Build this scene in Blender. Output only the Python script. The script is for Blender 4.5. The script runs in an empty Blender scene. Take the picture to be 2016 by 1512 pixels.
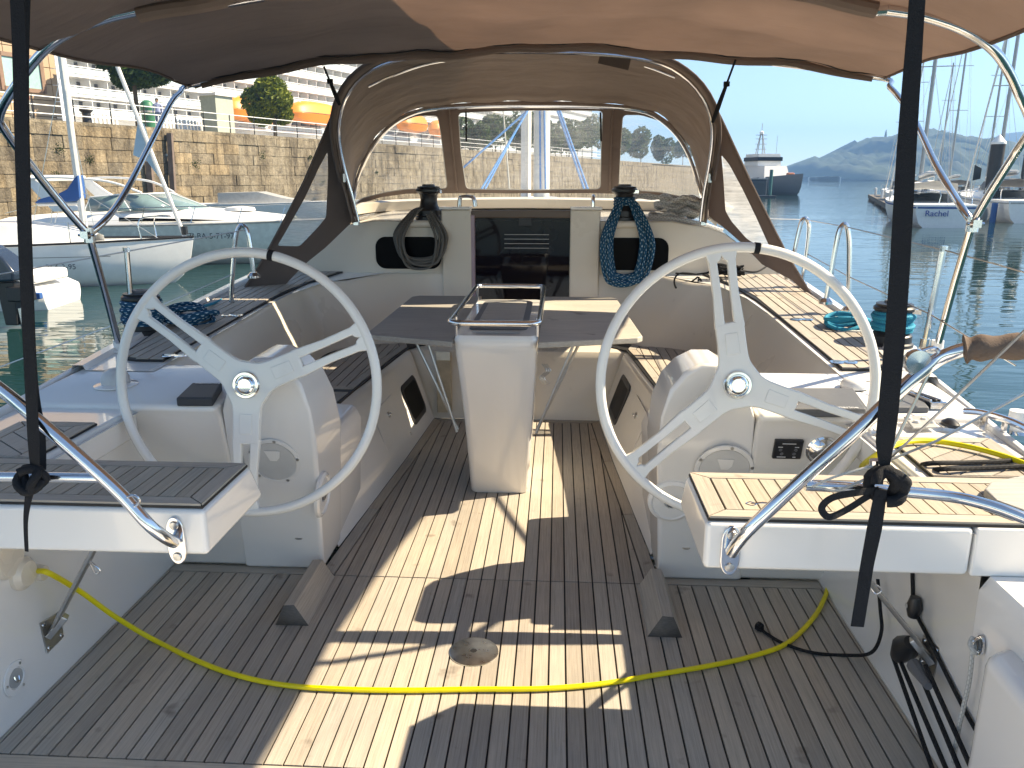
import bpy, bmesh, math, random
from mathutils import Vector, Matrix, noise
R=math.radians
random.seed(7)
S=bpy.context.scene
C=S.collection
# ---------------------------------------------------------------- camera
FPX=1560.0; PITCH=math.atan(406/FPX); YAW=math.atan(92*math.cos(PITCH)/FPX)
CAM=Vector((0.25,0,1.5))
cd=bpy.data.cameras.new('camera'); cam=bpy.data.objects.new('camera',cd); C.objects.link(cam); S.camera=cam
cd.sensor_width=36; cd.lens=36*FPX/2016; cd.clip_start=.05; cd.clip_end=9000
cam.location=CAM; cam.rotation_euler=(math.pi/2-PITCH,0,YAW)
cF=Vector((-math.sin(YAW)*math.cos(PITCH),math.cos(YAW)*math.cos(PITCH),-math.sin(PITCH)))
cR=Vector((math.cos(YAW),math.sin(YAW),0)); cU=cR.cross(cF)
# ---------------------------------------------------------------- light
SUN=Vector((1.07,.22,1.0)).normalized()
W=bpy.data.worlds.new('World'); S.world=W; W.use_nodes=True
nt=W.node_tree; nt.nodes.clear()
sky=nt.nodes.new('ShaderNodeTexSky'); sky.sky_type='NISHITA'; sky.sun_disc=False
sky.sun_elevation=math.asin(SUN.z); sky.sun_rotation=math.atan2(SUN.x,SUN.y)
sky.altitude=3000; sky.air_density=1.0; sky.dust_density=0; sky.ozone_density=3
bg=nt.nodes.new('ShaderNodeBackground'); bg.inputs[1].default_value=.076
wo=nt.nodes.new('ShaderNodeOutputWorld'); nt.links.new(sky.outputs[0],bg.inputs[0]); nt.links.new(bg.outputs[0],wo.inputs[0])
sl=bpy.data.lights.new('sun','SUN'); sl.energy=3.4; sl.angle=R(.53); sl.color=(1,.93,.83)
so=bpy.data.objects.new('sun',sl); C.objects.link(so); so.rotation_euler=SUN.to_track_quat('Z','Y').to_euler(); so.location=(20,20,30)
S.view_settings.view_transform='Standard'; S.view_settings.look='None'; S.view_settings.gamma=1
S.view_settings.exposure=1.85
S.view_settings.use_white_balance=True; S.view_settings.white_balance_temperature=8200; S.view_settings.white_balance_tint=7
S.render.engine='CYCLES'
cy=S.cycles; cy.max_bounces=10; cy.transparent_max_bounces=24; cy.diffuse_bounces=4; cy.glossy_bounces=4; cy.transmission_bounces=6; cy.volume_bounces=0
# ---------------------------------------------------------------- helpers
def sray(x,y): return cF+cR*((x-1008)/FPX)-cU*((y-756)/FPX)
def atz(x,y,z): r=sray(x,y); return CAM+r*((z-CAM.z)/r.z)
def aty(x,y,Y): r=sray(x,y); return CAM+r*((Y-CAM.y)/r.y)
def atx(x,y,X): r=sray(x,y); return CAM+r*((X-CAM.x)/r.x)
def atd(x,y,D): return CAM+sray(x,y)*D
def V(*a): return Vector(a)
def tag(o,label=None,cat=None,group=None,kind=None):
    if label: o['label']=label
    if cat: o['category']=cat
    if group: o['group']=group
    if kind: o['kind']=kind
    return o
def empty(name,loc=(0,0,0),rz=0,**k):
    o=bpy.data.objects.new(name,None); C.objects.link(o); o.location=loc; o.rotation_euler=(0,0,rz); o.empty_display_size=.05
    return tag(o,**k)
class MB:
    def __init__(s): s.v=[];s.f=[];s.m=[];s.uv=[];s.mi=0
    def add(s,vs,fs,uvs=None):
        b=len(s.v); s.v+= [tuple(v) for v in vs]
        for i,f in enumerate(fs):
            s.f.append([b+j for j in f]); s.m.append(s.mi); s.uv.append(uvs[i] if uvs else None)
        return s
    def box(s,c,d,M=None):
        x,y,z=[q/2 for q in d]; c=Vector(c)
        vs=[Vector((sx*x,sy*y,sz*z)) for sz in(-1,1) for sy in(-1,1) for sx in(-1,1)]
        if M is not None: vs=[M@v for v in vs]
        return s.add([v+c for v in vs],[(0,2,3,1),(4,5,7,6),(0,1,5,4),(2,6,7,3),(0,4,6,2),(1,3,7,5)])
    def bar(s,a,b,w,h,up=(0,0,1)):
        a=Vector(a);b=Vector(b);d=b-a;L=d.length;d.normalize();u=Vector(up)
        if abs(d.dot(u))>.98:u=Vector((1,0,0))
        sx=d.cross(u).normalized();u=sx.cross(d)
        M=Matrix((sx,d,u)).transposed()
        return s.box((a+b)/2,(w,L,h),M)
    def tube(s,pts,r,n=10,closed=False,cap=True):
        pts=[Vector(p) for p in pts]; k=len(pts); rr=r if isinstance(r,(list,tuple)) else [r]*k
        T=[]
        for i in range(k):
            if closed:t=pts[(i+1)%k]-pts[i-1]
            else:t=pts[min(i+1,k-1)]-pts[max(i-1,0)]
            if t.length<1e-9:t=Vector((0,0,1))
            T.append(t.normalized())
        u=T[0].orthogonal().normalized(); vs=[];L=0;Ls=[]
        for i in range(k):
            if i: L+=(pts[i]-pts[i-1]).length
            Ls.append(L)
            u=(u-T[i]*u.dot(T[i]))
            if u.length<1e-6:u=T[i].orthogonal()
            u.normalize(); w=T[i].cross(u)
            for j in range(n):
                a=2*math.pi*j/n; vs.append(pts[i]+(u*math.cos(a)+w*math.sin(a))*rr[i])
        fs=[];uv=[]
        for i in range(k if closed else k-1):
            i2=(i+1)%k; l2=Ls[i2] if i2 else L+(pts[0]-pts[-1]).length
            for j in range(n):
                j2=(j+1)%n; fs.append((i*n+j,i*n+j2,i2*n+j2,i2*n+j))
                uv.append([(j/n,Ls[i]),((j+1)/n,Ls[i]),((j+1)/n,l2),(j/n,l2)])
        if cap and not closed:
            fs.append(tuple(reversed(range(n))));uv.append([(.5,0)]*n)
            fs.append(tuple((k-1)*n+j for j in range(n)));uv.append([(.5,L)]*n)
        return s.add(vs,fs,uv)
    def lathe(s,prof,M=None,n=24):
        M=M or Matrix(); vs=[]
        for r,z in prof:
            for j in range(n):
                a=2*math.pi*j/n; vs.append(M@Vector((r*math.cos(a),r*math.sin(a),z)))
        fs=[(i*n+j,i*n+(j+1)%n,(i+1)*n+(j+1)%n,(i+1)*n+j) for i in range(len(prof)-1) for j in range(n)]
        fs.append(tuple(reversed(range(n)))); fs.append(tuple((len(prof)-1)*n+j for j in range(n)))
        return s.add(vs,fs)
    def loft(s,rows,closed=False):
        n=len(rows[0]); vs=[p for r in rows for p in r]; fs=[]
        for i in range(len(rows)-1):
            for j in range(n if closed else n-1):
                fs.append((i*n+j,i*n+(j+1)%n,(i+1)*n+(j+1)%n,(i+1)*n+j))
        return s.add(vs,fs)
    def prism(s,poly,f,d):
        """poly: 2D points; f(p)->3D; d: extrusion vector"""
        A=[Vector(f(p)) for p in poly]; d=Vector(d); n=len(A); B=[a+d for a in A]
        return s.add(A+B,[tuple(reversed(range(n))),tuple(n+i for i in range(n))]+[(i,(i+1)%n,n+(i+1)%n,n+i) for i in range(n)])
    def build(s,name,mats,parent=None,bevel=0,seg=2,smooth=True,ang=35,solid=0,sub=0,loc=None,**k):
        me=bpy.data.meshes.new(name); me.from_pydata(s.v,[],s.f)
        if any(u for u in s.uv):
            l=me.uv_layers.new(name='UVMap').data; i=0
            for f,u in zip(s.f,s.uv):
                for q in range(len(f)):
                    if u:l[i].uv=u[q]
                    i+=1
        for m in (mats if isinstance(mats,(list,tuple)) else [mats]): me.materials.append(m)
        me.polygons.foreach_set('material_index',s.m)
        bm=bmesh.new(); bm.from_mesh(me); bmesh.ops.recalc_face_normals(bm,faces=bm.faces)
        if bevel or sub: bmesh.ops.remove_doubles(bm,verts=bm.verts,dist=1e-5)
        bm.to_mesh(me); bm.free()
        if smooth:
            me.polygons.foreach_set('use_smooth',[True]*len(me.polygons)); me.set_sharp_from_angle(angle=R(ang))
        o=bpy.data.objects.new(name,me); C.objects.link(o)
        if parent is not None:
            o.parent=parent; o.matrix_parent_inverse=MPI(parent)
        if solid:
            q=o.modifiers.new('thick','SOLIDIFY'); q.thickness=solid; q.offset=0
        if sub:
            q=o.modifiers.new('sub','SUBSURF'); q.levels=sub; q.render_levels=sub
        if bevel:
            q=o.modifiers.new('bev','BEVEL'); q.width=bevel; q.segments=seg; q.limit_method='ANGLE'; q.angle_limit=R(40); q.harden_normals=True
        return tag(o,**k)
from mathutils.bvhtree import BVHTree
REG={}
def hit(key,x,y):
    o=REG[key]
    if key not in BV: BV[key]=BVHTree.FromPolygons([v.co for v in o.data.vertices],[tuple(p.vertices) for p in o.data.polygons])
    r=sray(x,y).normalized(); loc,nn,_,_=BV[key].ray_cast(CAM,r)
    if loc is None: print('NOHIT',key,x,y); return atz(x,y,.3),-r
    if nn.dot(r)>0: nn=-nn
    return loc,nn
BV={}
def MPI(p): # children are modelled in world space: undo the parent's own transform
    return (Matrix.Translation(p.location)@p.rotation_euler.to_matrix().to_4x4()).inverted() if p.type=='EMPTY' else Matrix()
def cr(pts,n=8,closed=False):
    P=[Vector(p) for p in pts];k=len(P);out=[]
    for i in range(k if closed else k-1):
        if closed:a,b,c,d=P[i-1],P[i],P[(i+1)%k],P[(i+2)%k]
        else:a,b,c,d=P[max(i-1,0)],P[i],P[i+1],P[min(i+2,k-1)]
        for j in range(n):
            t=j/n; out.append(.5*((2*b)+(c-a)*t+(2*a-5*b+4*c-d)*t*t+(3*b-a-3*c+d)*t**3))
    if not closed: out.append(P[-1])
    return out
def clip(poly,ax,lo,hi):
    """clip a 2D polygon by lo<=p[ax]<=hi"""
    for sgn,lim in ((1,lo),(-1,-hi)):
        out=[];n=len(poly)
        for i in range(n):
            a,b=poly[i],poly[(i+1)%n]; da=sgn*a[ax]-lim; db=sgn*b[ax]-lim
            if da>=0: out.append(a)
            if (da>=0)!=(db>=0):
                t=da/(da-db); out.append((a[0]+(b[0]-a[0])*t,a[1]+(b[1]-a[1])*t))
        poly=out
        if len(poly)<3:return []
    return poly
def area(p): return abs(sum(p[i][0]*p[(i+1)%len(p)][1]-p[(i+1)%len(p)][0]*p[i][1] for i in range(len(p))))/2
def grow(poly,d):
    """inset (d<0) or grow a convex-ish 2D polygon"""
    n=len(poly);s=sum(poly[i][0]*poly[(i+1)%n][1]-poly[(i+1)%n][0]*poly[i][1] for i in range(n)); sg=1 if s>0 else -1; out=[]
    for i in range(n):
        a=Vector(poly[i-1]);b=Vector(poly[i]);c=Vector(poly[(i+1)%n])
        e1=(b-a).normalized();e2=(c-b).normalized();n1=Vector((e1.y,-e1.x))*sg;n2=Vector((e2.y,-e2.x))*sg
        m=n1+n2;m=m/max(.3,m.dot(n1)); out.append(tuple(b+m*d))
    return out
def planks(parent,poly,z,axis,w,mat,gap=.006,h=.008,name='plank',off=0):
    """separate planks across poly; axis=the coordinate that the planks are counted along; z number or function"""
    zf=z if callable(z) else (lambda x,y:z)
    lo=min(p[axis] for p in poly);hi=max(p[axis] for p in poly);k=math.floor((lo-off)/w);n=0
    while off+k*w<hi:
        q=clip(poly,axis,max(lo,off+k*w+gap/2),min(hi,off+(k+1)*w-gap/2));k+=1
        if len(q)<3 or area(q)<2e-4:continue
        qq=[q[0]]
        for p in q[1:]:
            if math.dist(p,qq[-1])>1e-4:qq.append(p)
        if len(qq)<3:continue
        dz=random.uniform(-.0004,.0004)
        MB().prism(qq,lambda p:(p[0],p[1],zf(*p)+dz),(0,0,h)).build(name,mat,parent,smooth=False);n+=1
    return n
def border(parent,outer,inner,z,mat,gap=.005,h=.008,name='margin_plank'):
    zf=z if callable(z) else (lambda x,y:z)
    n=len(outer)
    for i in range(n):
        a,b,c,d=outer[i],outer[(i+1)%n],inner[(i+1)%n],inner[i]
        q=grow([a,b,c,d],-gap/2)
        MB().prism(q,lambda p:(p[0],p[1],zf(*p)+.0003),(0,0,h)).build(name,mat,parent,smooth=False)
def text_mesh(name,txt,size,M,mat,parent,ext=.001,align='CENTER'):
    cu=bpy.data.curves.new(name,'FONT'); cu.body=txt; cu.size=size; cu.extrude=ext; cu.align_x=align; cu.align_y='CENTER'
    t=bpy.data.objects.new('tmp',cu); C.objects.link(t); dg=bpy.context.evaluated_depsgraph_get()
    me=bpy.data.meshes.new_from_object(t.evaluated_get(dg)); bpy.data.objects.remove(t); me.transform(M); me.name=name
    me.materials.clear(); me.materials.append(mat)
    o=bpy.data.objects.new(name,me); C.objects.link(o)
    if parent is not None: o.parent=parent; o.matrix_parent_inverse=MPI(parent)
    return o
def frame(o,x,y):
    x=Vector(x).normalized();y=Vector(y);y=(y-x*y.dot(x)).normalized();z=x.cross(y)
    M=Matrix((x,y,z)).transposed().to_4x4(); M.translation=Vector(o); return M
def join_copy(src,parent=None):
    c=src.copy(); C.objects.link(c)
    if parent: c.parent=parent
    for ch in src.children: join_copy(ch,c)
    return c
# ---------------------------------------------------------------- materials
def newmat(name):
    m=bpy.data.materials.new(name); m.use_nodes=True; t=m.node_tree; return m,t,t.nodes['Principled BSDF']
def N(t,k,**p):
    n=t.nodes.new(k)
    for a,b in p.items():
        if a.startswith('i_'): n.inputs[a[2:].replace('_',' ')].default_value=b
        else: setattr(n,a,b)
    return n
def ramp(t,f,stops):
    r=N(t,'ShaderNodeValToRGB'); e=r.color_ramp.elements
    while len(e)<len(stops): e.new(.5)
    for q,(p,c) in zip(e,stops): q.position=p; q.color=(*c,1) if len(c)==3 else c
    t.links.new(f,r.inputs[0]); return r.outputs[0]
def mixc(t,f,a,b,mode='MIX'):
    n=N(t,'ShaderNodeMix',data_type='RGBA',blend_type=mode)
    for i,v in ((0,f),(6,a),(7,b)):
        if hasattr(v,'is_linked'): t.links.new(v,n.inputs[i])
        else: n.inputs[i].default_value=v if i==0 else ((*v,1) if len(v)==3 else v)
    return n.outputs[2]
def coords(t,scale=(1,1,1),kind='Object'):
    c=N(t,'ShaderNodeTexCoord'); m=N(t,'ShaderNodeMapping'); m.inputs['Scale'].default_value=scale
    t.links.new(c.outputs[kind],m.inputs[0]); return m.outputs[0]
def noisef(t,vec,scale=5,detail=4,rough=.55):
    n=N(t,'ShaderNodeTexNoise'); n.inputs['Scale'].default_value=scale; n.inputs['Detail'].default_value=detail; n.inputs['Roughness'].default_value=rough
    t.links.new(vec,n.inputs['Vector']); return n.outputs['Fac']
def bump(t,b,h,strength=.3,dist=.01):
    n=N(t,'ShaderNodeBump'); n.inputs['Strength'].default_value=strength; n.inputs['Distance'].default_value=dist
    t.links.new(h,n.inputs['Height']); t.links.new(n.outputs[0],b.inputs['Normal'])
def simple(name,col,rough=.5,metal=0,var=.12,nscale=6,bmp=0,bscale=40,coat=0,spec=.5,vec=(1,1,1)):
    m,t,b=newmat(name); b.inputs['Roughness'].default_value=rough; b.inputs['Metallic'].default_value=metal
    b.inputs['Coat Weight'].default_value=coat; b.inputs['Specular IOR Level'].default_value=spec
    v=coords(t,vec); f=noisef(t,v,nscale)
    c=ramp(t,f,[(.25,[q*(1-var) for q in col]),(.75,[min(1,q*(1+var)) for q in col])]); t.links.new(c,b.inputs['Base Color'])
    rr=N(t,'ShaderNodeMapRange',i_To_Min=max(0,rough*.8),i_To_Max=min(1,rough*1.25)); t.links.new(f,rr.inputs[0]); t.links.new(rr.outputs[0],b.inputs['Roughness'])
    if bmp: bump(t,b,noisef(t,v,bscale,6),bmp,.01)
    return m
def teak(name,along,col=(.45,.405,.355)):
    m,t,b=newmat(name)
    sc={'x':(1.2,60,60),'y':(60,1.2,60)}[along]
    g=noisef(t,coords(t,sc),3,5,.65); g2=noisef(t,coords(t,tuple(q*3 for q in sc)),3,3); big=noisef(t,coords(t),2.3,5,.6); spot=noisef(t,coords(t),9,3,.5)
    oi=N(t,'ShaderNodeObjectInfo')
    a=ramp(t,g,[(.25,[q*.62 for q in col]),(.5,col),(.78,[q*1.3 for q in col])])
    a=mixc(t,.35,a,ramp(t,g2,[(.3,[q*.7 for q in col]),(.7,[q*1.25 for q in col])]))
    tint=ramp(t,oi.outputs['Random'],[(0,(.80,.78,.76)),(.35,(1.02,.97,.92)),(.7,(.93,.95,.96)),(1,(1.14,1.08,1.0))])
    a=mixc(t,1,a,tint,'MULTIPLY')
    a=mixc(t,1,a,ramp(t,big,[(.3,(.84,.86,.88)),(.7,(1.08,1.06,1.02))]),'MULTIPLY')
    a=mixc(t,1,a,ramp(t,spot,[(.24,(.55,.53,.52)),(.34,(1,1,1))]),'MULTIPLY')
    t.links.new(a,b.inputs['Base Color']); b.inputs['Roughness'].default_value=.62; b.inputs['Specular IOR Level'].default_value=.5
    bump(t,b,g,.35,.002); return m
def ropemat(name,c1,c2,f=70,rough=.75):
    m,t,b=newmat(name); uv=N(t,'ShaderNodeUVMap'); mp=N(t,'ShaderNodeMapping'); mp.inputs['Scale'].default_value=(3,f,1); mp.inputs['Rotation'].default_value=(0,0,.0)
    t.links.new(uv.outputs[0],mp.inputs[0])
    sx=N(t,'ShaderNodeSeparateXYZ'); t.links.new(mp.outputs[0],sx.inputs[0])
    ad=N(t,'ShaderNodeMath',operation='ADD'); t.links.new(sx.outputs[0],ad.inputs[0]); t.links.new(sx.outputs[1],ad.inputs[1])
    fr=N(t,'ShaderNodeMath',operation='FRACT'); t.links.new(ad.outputs[0],fr.inputs[0])
    df=N(t,'ShaderNodeMath',operation='SUBTRACT'); t.links.new(sx.outputs[0],df.inputs[0]); t.links.new(sx.outputs[1],df.inputs[1])
    fr2=N(t,'ShaderNodeMath',operation='FRACT'); t.links.new(df.outputs[0],fr2.inputs[0])
    mu=N(t,'ShaderNodeMath',operation='MULTIPLY'); t.links.new(fr.outputs[0],mu.inputs[0]); t.links.new(fr2.outputs[0],mu.inputs[1])
    c=ramp(t,mu.outputs[0],[(.0,[q*.7 for q in c1]),(.3,c1),(.52,c1),(.58,c2)]); t.links.new(c,b.inputs['Base Color']); b.inputs['Roughness'].default_value=rough
    b.inputs['Specular IOR Level'].default_value=.3; bump(t,b,mu.outputs[0],.6,.002); return m
M={}
M['gel']=simple('white_gelcoat',(.84,.815,.78),.2,var=.025,nscale=2,coat=.6)
M['gelcream']=simple('cream_gelcoat',(.72,.65,.55),.28,var=.03,nscale=2,coat=.3)
M['wheel']=simple('wheel_paint',(.82,.81,.77),.24,var=.02,coat=.5)
M['teakx']=teak('teak_across','x'); M['teaky']=teak('teak_along','y')
M['teakl']=teak('pale_teak_along','y',(.45,.40,.33)); M['tabletop']=teak('grey_table_teak','x',(.42,.405,.38))
M['caulk']=simple('black_caulk',(.012,.012,.013),.55)
M['groove']=simple('dark_groove',(.10,.095,.09),.6)
M['steel']=simple('polished_stainless',(.72,.72,.73),.13,1,var=.06,nscale=14)
M['steelm']=simple('brushed_stainless',(.55,.54,.52),.32,1,var=.15,nscale=20)
M['chrome']=simple('chrome',(.82,.82,.82),.06,1,var=.02)
M['black']=simple('black_plastic',(.018,.018,.02),.38)
M['blackwin']=simple('black_acrylic',(.003,.003,.004),.3,spec=.06)
M['strap']=simple('black_webbing',(.018,.019,.022),.8,bmp=.4,bscale=300,spec=.2)
M['cable']=simple('yellow_cable',(.80,.68,.01),.42)
M['greycover']=simple('grey_instrument_cover',(.12,.125,.135),.55,bmp=.1)
M['darkcover']=simple('dark_instrument_cover',(.035,.038,.045),.5)
M['ltgrey']=simple('light_grey_plastic',(.38,.38,.37),.5)
M['hatch']=simple('grey_white_plastic',(.62,.61,.59),.35)
M['white']=simple('white_paint',(.8,.8,.79),.35,var=.04)
M['whitem']=simple('matt_white',(.72,.71,.69),.6,var=.08)
M['text']=simple('dark_lettering',(.02,.03,.05),.5)
M['wtext']=simple('light_lettering',(.75,.75,.75),.5)
M['btext']=simple('blue_lettering',(.03,.06,.3),.5)
M['alu']=simple('grey_aluminium',(.33,.34,.35),.4,.5)
M['alul']=simple('pale_aluminium_spar',(.62,.62,.60),.4,.2)
M['blue']=simple('blue_canvas',(.02,.09,.28),.8,bmp=.2,bscale=20)
M['red']=simple('red_plastic',(.5,.03,.02),.5)
M['green']=simple('green_paint',(.03,.16,.09),.5)
M['orange']=simple('orange_lifeboat',(.80,.26,.015),.45,var=.06)
M['glassd']=simple('dark_glass',(.05,.08,.09),.08,spec=.8)
M['glassb']=simple('tinted_windscreen',(.16,.24,.25),.08,spec=.9)
M['navy']=simple('navy_grey_hull',(.16,.18,.20),.45)
M['rb']=ropemat('blue_flecked_rope',(.006,.085,.17),(.5,.65,.7),26)
M['rt']=ropemat('turquoise_rope',(.01,.27,.42),(.03,.36,.5),90)
M['rg']=ropemat('grey_rope',(.15,.14,.125),(.30,.28,.25),60)
M['rw']=ropemat('white_grey_rope',(.78,.77,.73),(.30,.30,.30),40)
M['rk']=ropemat('black_rope',(.012,.012,.014),(.03,.03,.03),60)
M['rwh']=ropemat('white_rope',(.6,.6,.57),(.4,.4,.38),80)
M['blt']=ropemat('light_blue_rope',(.02,.22,.60),(.5,.65,.75),60)
M['trunk']=simple('bark',(.08,.06,.04),.9,bmp=.5,bscale=12)
def fabric(name,col,trans=.35):
    m,t,b=newmat(name); v=coords(t); f=noisef(t,v,1.3,5,.6); fine=noisef(t,v,260,2)
    c=ramp(t,f,[(.3,[q*.85 for q in col]),(.7,[q*1.12 for q in col])]); t.links.new(c,b.inputs['Base Color']); b.inputs['Roughness'].default_value=.85; b.inputs['Specular IOR Level'].default_value=.15
    wr=noisef(t,coords(t,(1.2,3.5,1)),2.2,3,.45)
    ad=N(t,'ShaderNodeMath',operation='MULTIPLY_ADD'); t.links.new(fine,ad.inputs[0]); ad.inputs[1].default_value=.03; t.links.new(wr,ad.inputs[2])
    bump(t,b,ad.outputs[0],.9,.05)
    tr=N(t,'ShaderNodeBsdfTranslucent'); mx=N(t,'ShaderNodeMixShader'); mx.inputs[0].default_value=trans
    c2=mixc(t,1,c,(1.7,1.62,1.55),'MULTIPLY'); c2.node.clamp_result=False; t.links.new(c2,tr.inputs[0])
    t.links.new(b.outputs[0],mx.inputs[1]); t.links.new(tr.outputs[0],mx.inputs[2]); t.links.new(mx.outputs[0],t.nodes['Material Output'].inputs[0]); return m
M['canvas']=fabric('brown_canvas',(.30,.245,.22),.45)
M['canvasr']=fabric('taupe_hood_canvas',(.27,.225,.20),.20); M['canvasd']=fabric('brown_dodger_canvas',(.19,.155,.14),.30)
M['cushion']=fabric('brown_cushion',(.17,.125,.10),.02)
def vinyl(lo=.04,hi=.28):
    m,t,b=newmat('clear_vinyl'); tr=N(t,'ShaderNodeBsdfTransparent'); tr.inputs[0].default_value=(.90,.91,.91,1)
    sc=noisef(t,coords(t,(2.5,2.5,26)),3,6,.7); big=noisef(t,coords(t,(1,1,1)),3,4)
    b.inputs['Base Color'].default_value=(.88,.89,.89,1); b.inputs['Roughness'].default_value=.25; b.inputs['Transmission Weight'].default_value=0
    mu=N(t,'ShaderNodeMath',operation='MULTIPLY'); t.links.new(sc,mu.inputs[0]); t.links.new(big,mu.inputs[1])
    f=N(t,'ShaderNodeMapRange',i_From_Min=.16,i_From_Max=.42,i_To_Min=lo,i_To_Max=hi); t.links.new(mu.outputs[0],f.inputs[0])
    bump(t,b,big,.8,.03)
    tl=N(t,'ShaderNodeBsdfTranslucent'); tl.inputs[0].default_value=(.8,.8,.8,1)
    m2=N(t,'ShaderNodeMixShader'); m2.inputs[0].default_value=.5; t.links.new(b.outputs[0],m2.inputs[1]); t.links.new(tl.outputs[0],m2.inputs[2])
    mx=N(t,'ShaderNodeMixShader'); t.links.new(f.outputs[0],mx.inputs[0]); t.links.new(tr.outputs[0],mx.inputs[1]); t.links.new(m2.outputs[0],mx.inputs[2]); t.links.new(mx.outputs[0],t.nodes['Material Output'].inputs[0]); return m
M['vinyl']=vinyl(); M['vinylold']=vinyl(.34,.85)
def stone(name,rnd=True):
    m,t,b=newmat(name); v=coords(t); 
    g=N(t,'ShaderNodeNewGeometry'); mp=N(t,'ShaderNodeMapping'); mp.inputs['Scale'].default_value=(1,1,1); t.links.new(g.outputs['Position'],mp.inputs[0]); p=mp.outputs[0]
    mp2=N(t,'ShaderNodeMapping'); mp2.inputs['Scale'].default_value=(1.6,1.6,.25); t.links.new(g.outputs['Position'],mp2.inputs[0])
    a=noisef(t,p,1.7,8,.7); st=noisef(t,mp2.outputs[0],1.0,6,.7)
    c=ramp(t,a,[(.3,(.13,.11,.085)),(.5,(.27,.235,.18)),(.72,(.40,.345,.265))])
    c=mixc(t,1,c,ramp(t,st,[(.36,(.36,.34,.32)),(.48,(.75,.72,.68)),(.6,(1,1,1))]),'MULTIPLY')
    fz=N(t,'ShaderNodeTexVoronoi'); fz.inputs['Scale'].default_value=5; t.links.new(p,fz.inputs[0])
    c=mixc(t,1,c,ramp(t,noisef(t,p,9,5,.7),[(.3,(.6,.58,.55)),(.6,(1.08,1.05,1.0))]),'MULTIPLY')
    if rnd:
        oi=N(t,'ShaderNodeObjectInfo'); c=mixc(t,1,c,ramp(t,oi.outputs['Random'],[(0,(.72,.72,.74)),(.5,(1,.97,.93)),(1,(1.2,1.1,.95))]),'MULTIPLY')
    t.links.new(c,b.inputs['Base Color']); b.inputs['Roughness'].default_value=.9; bump(t,b,noisef(t,p,7,8,.7),.9,.08); return m
M['stone']=stone('granite_block'); M['stone2']=stone('granite_mass',False)
def leafmat(name,c1,c2):
    m,t,b=newmat(name); g=N(t,'ShaderNodeNewGeometry'); 
    f=noisef(t,coords(t),.9,3); f2=N(t,'ShaderNodeMath',operation='MULTIPLY_ADD'); t.links.new(g.outputs['Random Per Island'],f2.inputs[0]); f2.inputs[1].default_value=.5
    sb=N(t,'ShaderNodeMath',operation='SUBTRACT'); t.links.new(f,sb.inputs[0]); sb.inputs[1].default_value=.25; t.links.new(sb.outputs[0],f2.inputs[2])
    c=ramp(t,f2.outputs[0],[(.15,c1),(.75,c2)]); t.links.new(c,b.inputs['Base Color']); b.inputs['Roughness'].default_value=.6; b.inputs['Specular IOR Level'].default_value=.25
    tr=N(t,'ShaderNodeBsdfTranslucent'); t.links.new(c,tr.inputs[0]); mx=N(t,'ShaderNodeMixShader'); mx.inputs[0].default_value=.3
    t.links.new(b.outputs[0],mx.inputs[1]); t.links.new(tr.outputs[0],mx.inputs[2]); t.links.new(mx.outputs[0],t.nodes['Material Output'].inputs[0]); return m
M['leafd']=leafmat('dark_leaves',(.018,.04,.012),(.06,.11,.025)); M['leafy']=leafmat('yellow_green_leaves',(.035,.07,.012),(.26,.29,.035)); M['leafm']=leafmat('mid_leaves',(.02,.05,.014),(.075,.13,.035))
# ================================================================ WATER
def water():
    m,t,b=newmat('harbour_water'); b.inputs['Base Color'].default_value=(.008,.035,.035,1); b.inputs['Roughness'].default_value=.03; b.inputs['IOR'].default_value=1.33; b.inputs['Specular IOR Level'].default_value=.5
    a=noisef(t,coords(t,(.35,.9,1)),1.1,3,.5); c=noisef(t,coords(t,(.6,2.2,1)),1.6,2,.5); d=noisef(t,coords(t,(.05,.09,1)),1,2,.5)
    m1=N(t,'ShaderNodeMath',operation='MULTIPLY_ADD'); t.links.new(c,m1.inputs[0]); m1.inputs[1].default_value=.45; t.links.new(a,m1.inputs[2])
    m2=N(t,'ShaderNodeMath',operation='MULTIPLY'); t.links.new(m1.outputs[0],m2.inputs[0]); t.links.new(d,m2.inputs[1])
    bump(t,b,m2.outputs[0],.55,.10)
    MB().add([(-3000,-200,WZ),(3500,-200,WZ),(3500,6500,WZ),(-3000,6500,WZ)],[(0,1,2,3)]).build('water',m,kind='structure',label='calm blue green harbour water with small ripples')
WZ=-1.0
water()
# ================================================================ COCKPIT SHELL
def zc(Y): return .87-.05*(5.4-Y)
FLOOR=[(-1.27,1.0),(1.27,1.0),(1.27,2.82),(.66,2.82),(.62,3.4),(.57,4.1),(.53,4.86),(-.53,4.86),(-.57,4.1),(-.62,3.4),(-.66,2.82),(-1.27,2.82)]
fl=MB().prism(FLOOR,lambda p:(p[0],p[1],-.03),(0,0,.022)).build('cockpit_floor',M['caulk'],kind='structure',smooth=False,label='cockpit floor laid with weathered teak planks and black seams')
TZ=-.008
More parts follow.
